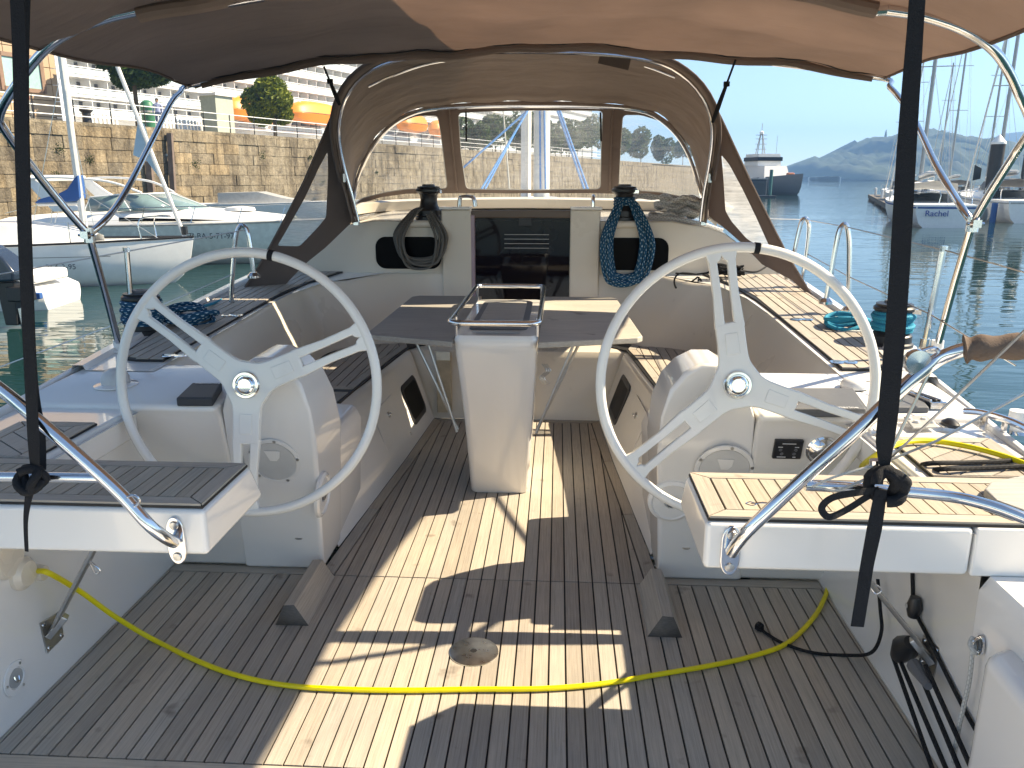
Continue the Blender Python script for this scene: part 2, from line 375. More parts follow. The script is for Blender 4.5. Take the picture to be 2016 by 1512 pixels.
# planks: aft field, then waist
mgw=.06
planks(fl,[(-1.268,1.735),(1.268,1.735),(1.268,2.755),(-1.268,2.755)],TZ,0,.0535,M['teaky'],off=-.02675)
wa=[(-.60,2.762),(.60,2.762),(.565,3.4),(.515,4.1),(.475,4.80),(-.475,4.80),(-.515,4.1),(-.565,3.4)]
planks(fl,wa,TZ,0,.0535,M['teaky'],off=-.02675)
def bord(q): MB().prism(q,lambda p:(p[0],p[1],TZ+.0002),(0,0,.008)).build('margin_plank',M['teakx'] if abs(q[0][0]-q[1][0])>.3 else M['teaky'],fl,smooth=False)
bord([(-1.268,1.675),(1.268,1.675),(1.268,1.729),(-1.268,1.729)])
for s in(-1,1):
    bord([(s*.606,2.761),(s*1.266,2.761),(s*1.266,2.815),(s*.66,2.815)])
    bord([(s*.606,2.767),(s*.655,2.82),(s*.617,3.4),(s*.571,3.4)]); bord([(s*.571,3.405),(s*.617,3.405),(s*.566,4.1),(s*.521,4.1)]); bord([(s*.521,4.105),(s*.566,4.105),(s*.528,4.85),(s*.481,4.80)])
bord([(-.478,4.806),(.478,4.806),(.52,4.852),(-.52,4.852)])
MB().box((0,.18,-.012),(2.5,2.96,.022)).build('aft_floor',M['gel'],kind='structure',label='white stern platform aft of the cockpit floor, extended unseen to bounce light forward')  # added length runs aft out of view, bouncing sunlight onto the aft-facing surfaces
# hull topsides (below deck edge)
def edge(Y): # outer deck edge
    pts=[(-.3,1.45),(1.0,1.52),(2.3,1.64),(3.2,1.72),(4.0,1.78),(5.0,1.81),(7,1.82),(9,1.6),(11,1.0),(12.6,.05)]
    for (a,x0),(b,x1) in zip(pts,pts[1:]):
        if a<=Y<=b: return x0+(x1-x0)*(Y-a)/(b-a)
    return pts[0][1] if Y<pts[0][0] else pts[-1][1]
YS=[-.3,1,1.758,1.762,2,2.59,3.1,3.6,4.2,4.8,5.4,6.5,8,9,10,11,12,12.6]
for s in(-1,1):
    rows=[]
    for Y in YS:
        e=edge(Y); z=zc(Y) if Y>=2.59 else (.705 if Y>1.76 else .575)
        rows.append([(s*e,Y,z),(s*(e+.015),Y,z-.05),(s*e*.99,Y,z-.4),(s*e*.93,Y,-.5),(s*e*.8,Y,-1.3)])
    MB().loft(rows).build('hull_side',M['white'],kind='structure',label='white topside of the yacht on the %s side'%('port' if s<0 else 'starboard'),solid=.02)
# one builder for each side
def arc(c,r,a0,a1,n): return [(c[0]+r*math.cos(R(a0+(a1-a0)*i/n)),c[1]+r*math.sin(R(a0+(a1-a0)*i/n))) for i in range(n+1)]
def side(s):
    nm='port' if s<0 else 'starboard'
    f=lambda p:(s*p[0],p[1],p[2]) if len(p)==3 else (s*p[0],p[1])
    # aft side wall, with a sloping plinth
    m=MB(); m.loft([[f((1.27,Y,0)),f((1.275,Y,.05)),f((1.262,Y,.66)),f((1.245,Y,.690)),f((1.225,Y,.695))] for Y in(1.765,2.0,2.5,2.84)]); m.loft([[f((1.27,Y,0)),f((1.275,Y,.05)),f((1.264,Y,.55)),f((1.285,Y,.586)),f((1.72,Y,.586))] for Y in(.7,1.2,1.7642)]); m.build('side_wall',M['gel'],kind='structure',label='white moulded side wall under the %s helm seat'%nm)
    # side seat base + teak
    seat=[(1.245,1.775),(edge(1.8),1.775),(edge(2.64),2.64),(1.245,2.64)]
    MB().prism([f(p) for p in seat],lambda p:(p[0],p[1],.60),(0,0,.108)).build('side_deck',M['gel'],bevel=.012,kind='structure',label='white moulded outboard seat base at the %s quarter'%nm)
    out=[(1.257,2.078),(1.507,2.078),(1.525,2.42),(1.262,2.42)]; inn=[(1.305,2.085),(1.46,2.085),(1.475,2.37),(1.31,2.37)]
    if s>0: out=[(1.275,2.078),(1.575,2.078),(1.60,2.42),(1.285,2.42)]; inn=[(1.325,2.085),(1.525,2.085),(1.545,2.37),(1.335,2.37)]
    q=MB().prism([f(p) for p in out],lambda p:(p[0],p[1],.7085),(0,0,.006)).build('outboard_seat',M['caulk'],kind='structure',smooth=False,label='teak planked outboard seat on the %s quarter'%nm)
    border(q,[f(p) for p in out],[f(p) for p in inn],.7105,M['teaky'])
    # planks run diagonally across the seat, as in the photograph
    a=R(38); rot=lambda p:(p[0]*math.cos(a)+p[1]*math.sin(a),-p[0]*math.sin(a)+p[1]*math.cos(a))
    inr=[rot(p) for p in grow(inn,-.003)]
    lo=min(p[1] for p in inr);hi=max(p[1] for p in inr);y=lo
    while y<hi:
        c=clip(inr,1,y,y+.05); y+=.055
        if len(c)>2 and area(c)>1e-4:
            back=[(p[0]*math.cos(a)-p[1]*math.sin(a),p[0]*math.sin(a)+p[1]*math.cos(a)) for p in c]
            MB().prism([f(p) for p in back],lambda p:(p[0],p[1],.7105),(0,0,.008)).build('plank',M['teaky'],q,smooth=False)
    # console block: sloped aft face from the floor up to the dash
    P=[(2.82,0),(2.80,.03),(2.64,.66),(2.60,.715),(2.62,.728),(3.12,.752),(3.12,0)]
    m=MB(); A=[f((.94,y,z)) for y,z in P]; B=[f((edge(2.9)-.01 if z>.6 else 1.30,y,z)) for y,z in P]
    n=len(P); m.add(A+B,[tuple(range(n)),tuple(n+i for i in range(n))]+[(i,(i+1)%n,n+(i+1)%n,n+i) for i in range(n)])
    REG['con%d'%s]=m.build('helm_console',M['gel'],bevel=.022,seg=3,kind='structure',label='white %s helm console with sloping aft face and flat dash'%nm)
    # lower inboard box and the wheel pedestal dome
    P=[(.66,0),(.635,.44),(.66,.50),(.96,.52),(.96,0)]
    MB().prism(P,lambda p:(s*p[0],2.815,p[1]),(0,.62,0)).build('pedestal_base',M['gel'],bevel=.02,seg=3,kind='structure',label='white box forward of the %s wheel, beside the floor'%nm)
    m=MB()
    prof=[(.655,0),(.612,.55),(.615,.70),(.64,.80),(.685,.862),(.74,.895),(.80,.895),(.855,.862),(.905,.79),(.935,.70),(.975,0)]
    lean=lambda z:2.80-.17*min(z,.72)/.72
    A=[(s*x,lean(z),z) for x,z in prof]; B=[(s*x,3.06-max(0,z-.45)*.42,z) for x,z in prof]; n=len(prof)
    m.add(A+B,[tuple(range(n)),tuple(n+i for i in range(n))]+[(i,(i+1)%n,n+(i+1)%n,n+i) for i in range(n)])
    REG['ped%d'%s]=m.build('wheel_pedestal',M['gel'],bevel=.018,seg=4,ang=50,kind='structure',label='rounded white pedestal behind the %s steering wheel'%nm)
    # side lockers (bench fronts)
    bot=[(.62,3.40),(.57,4.1),(.53,4.86)];top=[(.80,3.40),(.74,4.1),(.675,4.86)]
    REG['lock%d'%s]=MB().loft([[f((b[0],b[1],0)),f((b[0]+(.012),b[1],.035)),f((t_[0]-.015,t_[1],.41)),f((t_[0]+.0,t_[1],.438)),f((t_[0]+.03,t_[1],.445)),f((1.2,t_[1],.445))] for b,t_ in zip([(.65,3.0)]+bot,[(.83,3.0)]+top)]).build('bench_locker',M['gel'],kind='structure',label='white bench locker front along the %s side of the floor'%nm,ang=60)
    # seat teak
    T1=[(.835,3.10),(.815,3.42),(.79,3.80),(1.13,3.80),(1.13,3.10)]; T2=[(.785,3.86),(.735,4.6),(.70,4.92),(.80,5.30),(1.0,5.22),(1.10,4.95),(1.14,4.6),(1.13,3.86)]
    q=MB().prism([f(p) for p in [(.825,3.0),(.78,3.83),(.69,4.9),(.60,5.0),(.6,5.36),(.8,5.36),(1.0,5.30),(1.13,5.02),(1.17,4.6),(1.16,3.0)]],lambda p:(p[0],p[1],.44),(0,0,.012)).build('bench_seat',M['caulk'],kind='structure',smooth=False,label='teak slatted bench seat on the %s side of the cockpit'%nm)
    for T in(T1,T2):
        I=grow(T,-.05); border(q,[f(p) for p in T],[f(p) for p in I],.448,M['teaky'])
        planks(q,[f(p) for p in grow(I,-.003)],.448,0,.052,M['teaky'])
    # backrest wall curving into the bulkhead
    b0=[(1.15,3.0),(1.15,3.5),(1.16,4.1),(1.16,4.6)]+arc((.78,4.62),.385,5,88,8)+[(.5,5.36),(.3,5.36)]
    t0=[(1.37,3.0),(1.375,3.5),(1.365,4.1),(1.35,4.6)]+arc((.97,4.72),.385,5,70,8)+[(.9,5.385),(.5,5.395)]
    k=min(len(b0),len(t0)); b0=b0[:k]; t0=t0[:k]
    rows=[]
    for i in range(k):
        b_,t_=b0[i],t0[i]; zt=zc(t_[1]); r=[]
        for u,vz in((0,0),(.03,.02),(.25,.25),(.6,.6),(.93,.93),(.99,.985),(1.05,1.0)):
            x=b_[0]+(t_[0]-b_[0])*u; y=b_[1]+(t_[1]-b_[1])*u; r.append(f((x,y,.445+(zt-.445)*vz)))
        rows.append(r)
    MB().loft(rows).build('cockpit_coaming',M['gelcream'],kind='structure',label='cream backrest wall of the %s coaming curving into the bulkhead'%nm,ang=60)
    # coaming top with teak
    rows=[]
    for Y in [3.0,3.4,3.8,4.2,4.6,5.0,5.42,6.2,7.5,9.0]:
        xi=1.36 if Y<4.5 else (1.34 if Y<4.9 else (1.25 if Y<5.2 else .9))
        e=edge(Y)
        rows.append([f((xi,Y,zc(Y)-.001)),f((xi+.2,Y,zc(Y))),f((e-.06,Y,zc(Y))),f((e-.05,Y,zc(Y)+.02)),f((e-.01,Y,zc(Y)+.02)),f((e,Y,zc(Y)))])
    MB().loft(rows).build('coaming_top',M['gel'],kind='structure',label='white coaming top and toe rail on the %s side'%nm)
    O=[(1.385,3.13),(1.39,3.8),(1.375,4.5),(1.33,4.95),(1.22,5.38),(1.74,5.38),(1.725,4.6),(1.70,3.9),(1.60,3.16),(1.50,3.13)]
    q=MB().prism([f(p) for p in O],lambda p:(p[0],p[1],zc(p[1])+.001),(0,0,.008)).build('side_deck_teak',M['caulk'],kind='structure',smooth=False,label='teak planked coaming top on the %s side'%nm)
    zf=lambda x,y:zc(y)+.005
    # inner boards (two long covering boards), split at the hatch corner
    for X0,X1,Y0,Y1 in((1.39,1.445,3.14,4.02),(1.452,1.505,3.14,4.02),(1.39,1.445,4.03,4.6)):
        MB().prism([f(p) for p in((X0,Y0),(X1,Y0),(X1,Y1),(X0,Y1))],lambda p:(p[0],p[1],zf(*p)),(0,0,.008)).build('covering_board',M['teaky'],q,smooth=False)
    planks(q,[f(p) for p in[(1.512,3.16),(1.512,4.02),(1.45,4.04),(1.45,4.6),(1.39,4.62),(1.35,4.93),(1.24,5.36),(1.73,5.36),(1.715,4.6),(1.69,3.9),(1.585,3.18)]],zf,0,.050,M['teaky'],gap=.007)
for s in(-1,1): side(s)
# bridge deck (front of the floor) and moulded rounded toe
MB().loft([[(x,4.86,0),(x,4.872,.03),(x,4.89,.40),(x,4.91,.435),(x,4.95,.445),(x,5.45,.445)] for x in(-.70,-.3,.3,.70)]).build('bridge_deck',M['gelcream'],kind='structure',label='cream step across the forward end of the cockpit')
# ================================================================ BULKHEAD with companionway
YB=5.40
def bpt(x,y): p=aty(x,y,YB); return (p.x,p.z)
OUTL=[(-1.78,.84),(-1.66,.93),(-1.50,1.04),(-1.36,1.14),(-1.24,1.185),(-1.12,1.20),(-1.0,1.222),(-.40,1.222),(-.36,1.222)]
def bhalf(s,nm):
    top=[(x,z) for x,z in OUTL]; P=top+[(-.36,.42),(-1.2,.42),(-1.6,.60),(-1.78,.70)]
    m=MB(); m.prism([(s*-x if s>0 else x,z) for x,z in P],lambda p:(p[0],YB,p[1]),(0,.05,0)).build('cabin_bulkhead',M['gelcream'],bevel=.012,kind='structure',label='cream aft wall of the cabin to %s of the companionway'%nm)
    X=lambda x:s*x
    # post beside the hatch, with a teak cap
    MB().box((X(.43),YB-.012,.865),(.20,.05,.86)).build('hatch_post',M['gelcream'],bevel=.012,kind='structure',label='cream post on the %s side of the companionway'%nm)
    MB().box((X(.435),YB+.0,1.305),(.21,.12,.018)).build('hatch_post_cap',M['gel'],bevel=.005,kind='structure',label='flat cap on the %s companionway post'%nm)
    # recessed ledge line
    MB().bar((X(.54),YB-.001,.86),(X(1.12),YB-.001,.86),.006,.012).build('bulkhead_ledge',M['gelcream'],kind='structure',bevel=.002,label='moulded ledge line across the %s half of the cabin wall'%nm)
    w=empty('cabin_window',(X(.76),YB,1.01),label='black rounded window in the cabin wall, %s'%('behind the hanging grey rope' if s<0 else 'behind the hanging blue rope'),cat='window')
    pts=[]
    cx,cz,hw,hh,r=X(.765),1.005,.225,.108,.07
    for (sx,sz,a) in((1,1,0),(-1,1,90),(-1,-1,180),(1,-1,270)): pts+=arc((cx+sx*(hw-r),cz+sz*(hh-r)),r,a,a+90,6)
    MB().prism(pts,lambda p:(p[0],YB-.006,p[1]),(0,.012,0)).build('pane',M['blackwin'],w,bevel=.003)
bhalf(-1,'port'); bhalf(1,'starboard')
# companionway
cw=empty('companionway_door',(0,YB,.45),label='dark glossy acrylic companionway washboard with vent slots between the cream posts',cat='door')
MB().box((.02,YB+.02,.86),(.66,.014,.86)).build('washboard',simple('smoked_acrylic',(.006,.004,.007),.05,spec=.22),cw)
MB().box((.02,YB+.01,1.265),(.70,.05,.05)).build('sliding_hatch_edge',simple('varnished_brown_edge',(.11,.065,.04),.3),cw,bevel=.006)
for x in(-.325,.355): MB().box((x,YB-.005,.86),(.035,.05,.80)).build('door_track',simple('purple_grey_track',(.38,.28,.33),.3),cw,bevel=.006)
for z in(1.13,1.10,1.07,1.04): MB().box((.04,YB+.0105,z),(.30,.005,.004)).build('vent_slot',M['ltgrey'],cw)
MB().box((.03,YB+.009,1.215),(.09,.01,.055)).build('latch_plate',M['black'],cw,bevel=.004)
# coachroof: top surface forward of the bulkhead
rows=[]
for Y,dz,k in((YB+.0,0,1),(YB+.5,.03,1),(6.2,.05,.98),(7.2,.06,.95),(8.5,.03,.85),(10.2,-.05,.6)):
    L=[(s_*x*k,Y,z+dz) for s_,seq in((1,OUTL),) for x,z in seq]; rows.append(L+[(-p[0],p[1],p[2]) for p in reversed(L)])
MB().loft(rows).build('coachroof',M['gel'],kind='structure',label='white coachroof deck forward of the cabin wall',ang=50)
# moulded rim that the dodger sits on
rim=[]
for x,y in((692,402),(720,388),(780,378),(860,374),(950,374),(1040,374),(1130,374),(1220,374),(1300,378),(1360,388),(1392,402)):
    pass
DB=[(-1.30,5.55,1.215),(-1.26,5.85,1.26),(-1.08,6.05,1.285),(-.7,6.12,1.30),(0,6.14,1.31),(.74,6.12,1.30),(1.12,6.05,1.285),(1.30,5.85,1.26),(1.34,5.55,1.215)]
m=MB(); C2=cr(DB,5)
m.loft([[p+V(0,-.05,-.03) for p in C2],[p+V(0,-.05,.035) for p in C2],[p+V(0,0,.05) for p in C2],[p+V(0,.06,.04) for p in C2],[p+V(0,.08,-.04) for p in C2]])
m.build('dodger_coaming',M['gelcream'],kind='structure',label='raised cream rim on the coachroof under the dodger windows')
# ================================================================ HELM BENCHES
def bench(s):
    xi=.612; xo=1.62; sm=1.235; y0,y1,zb,zt=1.765,2.075,.583,.707
    nm='left' if s<0 else 'right'
    e=empty('helm_seat',(s*1.0,1.92,.58),label='%s white helm seat with teak planked top, %s'%(nm,'mostly shaded' if s<0 else 'in full sun under the strap'),cat='seat')
    f=lambda p:(s*p[0],p[1])
    P=[(y0,zb),(y0,zt),(y1,zt),(y1+.075,zb+.01),(y1+.05,zb)]
    gp=(xo-sm) if s>0 else .0
    MB().prism(P,lambda p:(s*xi,p[0],p[1]),(s*(xo-gp-xi-(.002 if s<0 else 0)),0,0)).build('seat_body',M['gel'],e,bevel=.014,seg=3)
    if s>0: MB().prism(P,lambda p:(s*(sm+.003),p[0],p[1]),(s*(xo-sm-.003),0,0)).build('seat_body',M['gel'],e,bevel=.006,seg=3)
    O=[(xi+.006,y0+.008),(xo-.003,y0+.008),(xo-.003,y1-.008),(xi+.006,y1-.008)]
    MB().prism([f(p) for p in O],lambda p:(p[0],p[1],zt+.0005),(0,0,.006)).build('caulking',M['caulk'],e,smooth=False)
    I=[(xi+.055,y0+.052),(xo-.045,y0+.052),(xo-.045,y1-.050),(xi+.055,y1-.050)]
    zf=zt+.003
    for i,(a,b,c,d) in enumerate([(O[j],O[(j+1)%4],I[(j+1)%4],I[j]) for j in range(4)]):
        MB().prism([f(p) for p in grow([a,b,c,d],-.0022)],lambda p:(p[0],p[1],zf+.0003),(0,0,.009)).build('margin_plank',M['teakx'] if i%2==0 else M['teaky'],e,smooth=False)
    planks(e,[f(p) for p in grow(I,-.002)],zf,0,.042,M['teakl'],gap=.0042,h=.009,off=s*(I[0][0]+.002))
    return e
for s in(-1,1): bench(s)
# ================================================================ STEERING WHEELS
def wheel(cx,cy_,cz,spokes,tape,lab):
    e=empty('steering_wheel',(cx,cy_,cz),label=lab,cat='steering wheel'); RR=.442
    TL=R(8); f=lambda x,z,y=0:(cx+x,cy_+z*math.sin(TL)+y*math.cos(TL),cz+z*math.cos(TL)-y*math.sin(TL)); yv=V(0,math.cos(TL),-math.sin(TL)); zv=V(0,math.sin(TL),math.cos(TL))
    MB().tube([f(RR*math.cos(a),RR*math.sin(a)) for a in [2*math.pi*i/96 for i in range(96)]],.0165,14,closed=True).build('rim',M['wheel'],e)
    # web
    P=[]
    for i in range(180):
        ph=2*math.pi*i/180; r=.074
        acc=r**5
        for th in spokes:
            d=abs((ph-R(th)+math.pi)%(2*math.pi)-math.pi)
            if d<math.pi/2: acc+=min(.205,.046/max(math.sin(d),1e-3))**5
        r=acc**.2; P.append((r*math.cos(ph),r*math.sin(ph)))
    MB().prism(P,lambda p:f(p[0],p[1],-.012),yv*.024).build('hub_web',M['wheel'],e,bevel=.006)
    for th in spokes:
        a=R(th);u=Vector((math.cos(a),math.sin(a)));w=Vector((-u.y,u.x))
        def q(r,o): p=u*r+w*o; return (p.x,p.y)
        m=MB()
        for sd in(-1,1):
            Q=[q(.185,sd*.015),q(.185,sd*.048),q(.30,sd*.041),q(.40,sd*.043),q(.425,sd*.050),q(.445,sd*.066),q(.447,0),q(.418,0),q(.405,sd*.006),q(.40,sd*.016),q(.29,sd*.014)]
            if sd<0:Q.reverse()
            m.prism(Q,lambda p:f(p[0],p[1],-.011),yv*.022)
        m.build('spoke',M['wheel'],e,bevel=.005)
        pan=[q(.10,-.022),q(.17,-.02),q(.17,.02),q(.10,.022)]
        MB().prism(pan,lambda p:f(p[0],p[1],-.0145),yv*.004).build('spoke_panel',M['wheel'],e,bevel=.003)
    Mx=frame(f(0,0,-.012),(1,0,0),zv) # z axis -> -Y
    hub=MB().lathe([(.0,0),(.046,0),(.047,.005),(.043,.012),(.036,.012),(.033,.007),(.031,.007),(.029,.018),(.024,.021),(.022,.019),(0,.019)],Mx,32).build('hub_cap',M['chrome'],e,smooth=True)
    MB().lathe([(0,0),(.02,0),(.02,.14),(0,.14)],frame(f(0,0,.14),(1,0,0),zv),20).build('shaft',M['steel'],e)
    a0=R(tape); pts=[f(RR*math.cos(a0+t*.02-.02),RR*math.sin(a0+t*.02-.02)) for t in range(3)]
    MB().tube(pts,.0185,14).build('king_spoke_mark',M['strap'],e)
    return e
wL=aty(488,757,2.54); wR=aty(1450,757,2.54)
wheel(wL.x,2.54,wL.z,(143,23,-93),78,'white three spoke steering wheel on the left, in front of the port console')
wheel(wR.x,2.54,wR.z,(99,-19,-139),84,'white three spoke steering wheel on the right, by the starboard dash')
# ================================================================ COCKPIT TABLE
tb=empty('cockpit_table',(0.01,3.9,0),label='drop leaf teak table on a tall white pedestal with steel grab rail',cat='table')
rows=[]
def rr(cx,cy_,hx,hy,r,n=5):
    o=[]
    for sx,sy,a in((1,1,0),(-1,1,90),(-1,-1,180),(1,-1,270)): o+=arc((cx+sx*(hx-r),cy_+sy*(hy-r)),r,a,a+90,n)
    return o
for z,hx,y0,y1 in((0,.138,3.63,4.0),(.01,.142,3.62,4.01),(.45,.165,3.55,4.25),(.74,.182,3.44,4.50),(.80,.186,3.42,4.52),(.825,.178,3.43,4.51)):
    rows.append([(p[0],p[1],z) for p in rr(.01,(y0+y1)/2,hx,(y1-y0)/2,.035)])
m=MB(); m.loft(rows,closed=True); n=len(rows[0]); m.f.append([len(m.v)-n+i for i in range(n)]);m.m.append(0);m.uv.append(None)
m.build('pedestal',M['gel'],tb,ang=50)
MB().prism(rr(.012,3.98,.135,.42,.03),lambda p:(p[0],p[1],.826),(0,0,.006)).build('lid',M['greycover'],tb,bevel=.002)
MB().prism(rr(.012,4.05,.105,.29,.02),lambda p:(p[0],p[1],.8325),(0,0,.004)).build('lid_panel',M['tabletop'],tb)
MB().prism([(-.10,3.47),(.12,3.47),(.12,3.50),(-.10,3.50)],lambda p:(p[0],p[1],.8325),(0,0,.004)).build('lid_handle',M['ltgrey'],tb,bevel=.002)
ring=[(p[0],p[1],.905) for p in rr(.015,3.89,.192,.60,.055,6)]
MB().tube(ring,.0125,12,closed=True).build('grab_rail',M['steel'],tb)
for x in(-.165,.195):
    for y in(3.45,4.40): MB().tube([(x,y,.82),(x,y,.905)],.008,8).build('rail_post',M['steel'],tb)
for s,L in((-1,[(-.178,3.40),(-.578,3.54),(-.60,3.58),(-.60,4.74),(-.56,4.79),(-.178,4.79)]),(1,[(.20,3.40),(.648,3.54),(.672,3.58),(.635,4.74),(.60,4.79),(.20,4.79)])):
    lf=MB().prism(L,lambda p:(p[0],p[1],.775),(0,0,.028)).build('table_leaf',M['tabletop'],tb,bevel=.006)
    x=s*.35
    MB().tube([(x+.02,3.62,.775),(s*.19,3.60,.32)],.007,8).build('leaf_stay',M['steelm'],tb)
    MB().tube([(x+s*.05,3.66,.775),(s*.19,3.64,.32)],.007,8).build('leaf_stay',M['steelm'],tb)
for x in(.215,.225,.235):
    MB().tube(cr([(x,3.60,.66),(x+.02,3.59,.63),(x-.01,3.58,.60),(x+.015,3.58,.57)],4),.004,6).build('wire_clip',M['steelm'],tb)

for o in [tb]: o.location.x-=.03
# ================================================================ BIMINI
bi=empty('bimini_top',(.1,2.6,2.0),label='brown canvas sun awning stretched over the helm on curved steel tubes',cat='awning')
FY=4.56
def brow(Y):
    t=min(max((FY-Y)/1.85,0),1.6)
    hw=1.83-.37*min(t,1)-.02*max(0,t-1); c=.09-.03*min(t,1)
    zs=1.997-.094*min(t,1); zm=.200+.02*min(t,1)
    if Y>FY+.01: zs-=.02
    row=[]
    for i in range(61):
        u=-1+2*i/60
        z=zs+zm*(1-abs(u)**2.6)+.010*math.sin(u*9+Y*3)+.006*math.sin(u*23+Y*5)+.012*math.sin(u*4-Y*7+1)*(1-u*u)
        sag=-.028*(1-abs(u)**2)*abs(math.sin((FY-Y)/.75*math.pi))
        k_=max(0,min(1,(Y-3.9)/.66)); row.append((c+hw*u,Y-(.05*abs(u)**3 if Y>4.1 else 0)+.17*(1-abs(u)**3)*k_,z+sag))
    return row
Ys=[4.51,4.48,4.45,4.36,4.25,4.12,4.0,3.88,3.76,3.64,3.5,3.36,3.22,3.08,2.95,2.82,2.7,2.6,2.48,2.35,2.2,2.05,1.9,1.7,1.45]
MB().loft([brow(y) for y in Ys]).build('canopy',M['canvas'],bi,sub=1,solid=.003)
# front hem with its bolt rope
fr=brow(4.495)
MB().tube([(p[0],p[1]+.012,p[2]-.006+.004*math.sin(i*1.7)) for i,p in enumerate(fr)],.009,8).build('hem',M['canvasd'],bi)
MB().tube([(p[0],p[1]-.085,p[2]-.012+.006*math.sin(i*1.3)) for i,p in enumerate(brow(4.45))],.0035,6).build('piping',M['caulk'],bi)
MB().tube([(p[0],p[1],p[2]-.022) for p in brow(2.6)[7:-7]],.024,10).build('seam_pocket',M['canvas'],bi); MB().tube([(p[0],p[1]-.03,p[2]-.024) for p in brow(4.45)[1:-1]],[.024*min(1,.55+.06*min(i,58-i)) for i in range(59)],10).build('front_pocket',M['canvas'],bi)
for s in(0,-1): MB().tube([(brow(y)[s][0],brow(y)[s][1],brow(y)[s][2]-.004) for y in Ys],.006,6).build('side_hem',M['canvasd'],bi)
def pt(x,y,Y): return aty(x,y,Y)
lb=pt(235,682,3.3); ln=pt(175,462,3.02); rb=pt(1845,684,3.3); rn=pt(1915,440,3.02)
# front bow
Lf=[ln,pt(205,435,3.08),pt(232,402,3.25),pt(262,350,3.48),pt(300,275,3.85),pt(335,205,4.18),pt(352,185,4.29),pt(380,166,4.40)]
Rf=[rn,pt(1893,408,3.08),pt(1872,375,3.25),pt(1840,320,3.48),pt(1805,245,3.85),pt(1775,198,4.15),pt(1752,172,4.28),pt(1728,152,4.40)]
top=[(p[0],p[1]-.03,p[2]-.022) for p in brow(4.45)[6:-6]]
MB().tube(cr(Lf+[V(*p) for p in top[1:-1:6]]+Rf[::-1],6),.0135,12).build('front_bow',M['steel'],bi)
# aft bow with its legs down to the deck
La=[lb,pt(205,570,3.17),ln,pt(120,400,2.95),pt(60,325,2.85),pt(5,250,2.74),pt(0,225,2.70),pt(18,188,2.66),pt(60,130,2.62),pt(100,88,2.6),pt(150,58,2.6),pt(210,36,2.6),pt(280,20,2.6)]
Ra=[rb,pt(1880,555,3.17),rn,pt(1948,382,2.95),pt(2000,300,2.85),pt(2028,255,2.74),pt(2024,225,2.70),pt(2006,185,2.66),pt(1985,140,2.63),pt(1955,98,2.6),pt(1900,60,2.6),pt(1820,32,2.6),pt(1745,20,2.6)]
aft=[(p[0],p[1],p[2]-.03) for p in brow(2.6)[8:-8:4]]
def bendy(P): return cr(P[:3],3)[:-1]+cr(P[2:],5)
MB().tube(bendy(La),.0145,12).build('aft_bow',M['steel'],bi); MB().tube(bendy(Ra),.0145,12).build('aft_bow',M['steel'],bi)
MB().tube(cr([La[-1]]+[V(*p) for p in aft]+[Ra[-1]],5),.0145,10).build('aft_bow_top',M['steel'],bi)
MB().tube([(p[0],p[1],p[2]-.03) for p in brow(1.85)[5:-5]],.0145,8).build('rear_bow',M['steel'],bi)
for P in(ln,rn):
    m=MB(); m.tube([P+V(0,0,-.03),P+V(0,0,.025)],.021,10); m.box(P+V(0,-.02,0),(.03,.03,.028)); m.tube([P+V(-.03,-.02,.0),P+V(.03,-.02,0)],.006,8); m.build('hinge',M['steel'],bi)
for P in(lb,rb):
    m=MB(); m.tube([P+V(0,0,-.02),P+V(0,0,.03)],.024,12); m.lathe([(0,0),(.045,0),(.045,.008),(0,.008)],Matrix.Translation(P+V(0,0,-.02))); m.build('deck_socket',M['gel'],bi)
# adjusting straps to the dodger
for (a,b) in(((638,132),(668,205)),((1448,118),(1403,240))):
    A=pt(*a,4.47);B=pt(*b,4.75)
    m=MB(); m.tube([A,A.lerp(B,.35),A.lerp(B,.4),A.lerp(B,.75),B],[.006,.006,.010,.014,.010],8); m.box(A.lerp(B,.37),(.03,.02,.025)); m.build('tension_strap',M['strap'],bi)
# ================================================================ DODGER (sprayhood)
dg=empty('sprayhood',(0,5.3,1.25),label='brown canvas sprayhood with clear vinyl windows over the companionway',cat='sprayhood')
HO=[(700,437,5.0),(690,395,4.98),(672,330,4.94),(662,270,4.90),(664,225,4.87),(678,185,4.84),(705,150,4.82),(750,122,4.8),(830,104,4.8),(930,96,4.8),(1040,94,4.8),(1150,97,4.8),(1240,105,4.8),(1310,122,4.8),(1350,145,4.82),(1380,175,4.84),(1402,215,4.87),(1410,260,4.90),(1404,320,4.94),(1392,385,4.98),(1386,437,5.0)]
hoop=[aty(*q) for q in HO]
def onwin(x,y):  # the raked window plane
    Y=5.9
    for _ in range(20): p=aty(x,y,Y); Y=6.08-(p.z-1.33)*.75
    return p
ARC=[(690,400),(697,360),(712,318),(735,276),(765,244),(800,222),(840,210),(900,204),(970,200),(1043,199),(1116,200),(1180,203),(1240,208),(1285,218),(1318,240),(1345,270),(1366,310),(1380,355),(1392,400)]
arch=[onwin(*q) for q in ARC]
H=cr(hoop,4);A=cr(arch,4)
def resample(P,n):
    L=[0]
    for a,b in zip(P,P[1:]):L.append(L[-1]+(b-a).length)
    o=[];j=0
    for i in range(n):
        t=L[-1]*i/(n-1)
        while j<len(P)-2 and L[j+1]<t:j+=1
        o.append(P[j].lerp(P[j+1],min(1,(t-L[j])/max(1e-9,L[j+1]-L[j]))))
    return o
H=resample(H,61);A=resample(A,61)
rows=[]
for k in range(9):
    u=k/8; r=[]
    for i in range(61):
        p=H[i].lerp(A[i],u); c=V(.05,0,1.3)
        out=(p-V(.05,p.y,1.35)); out.normalize(); p=p+out*(.06*math.sin(math.pi*u)) ; r.append(p+out*.006*math.sin(i*1.1+k))
    rows.append(r)
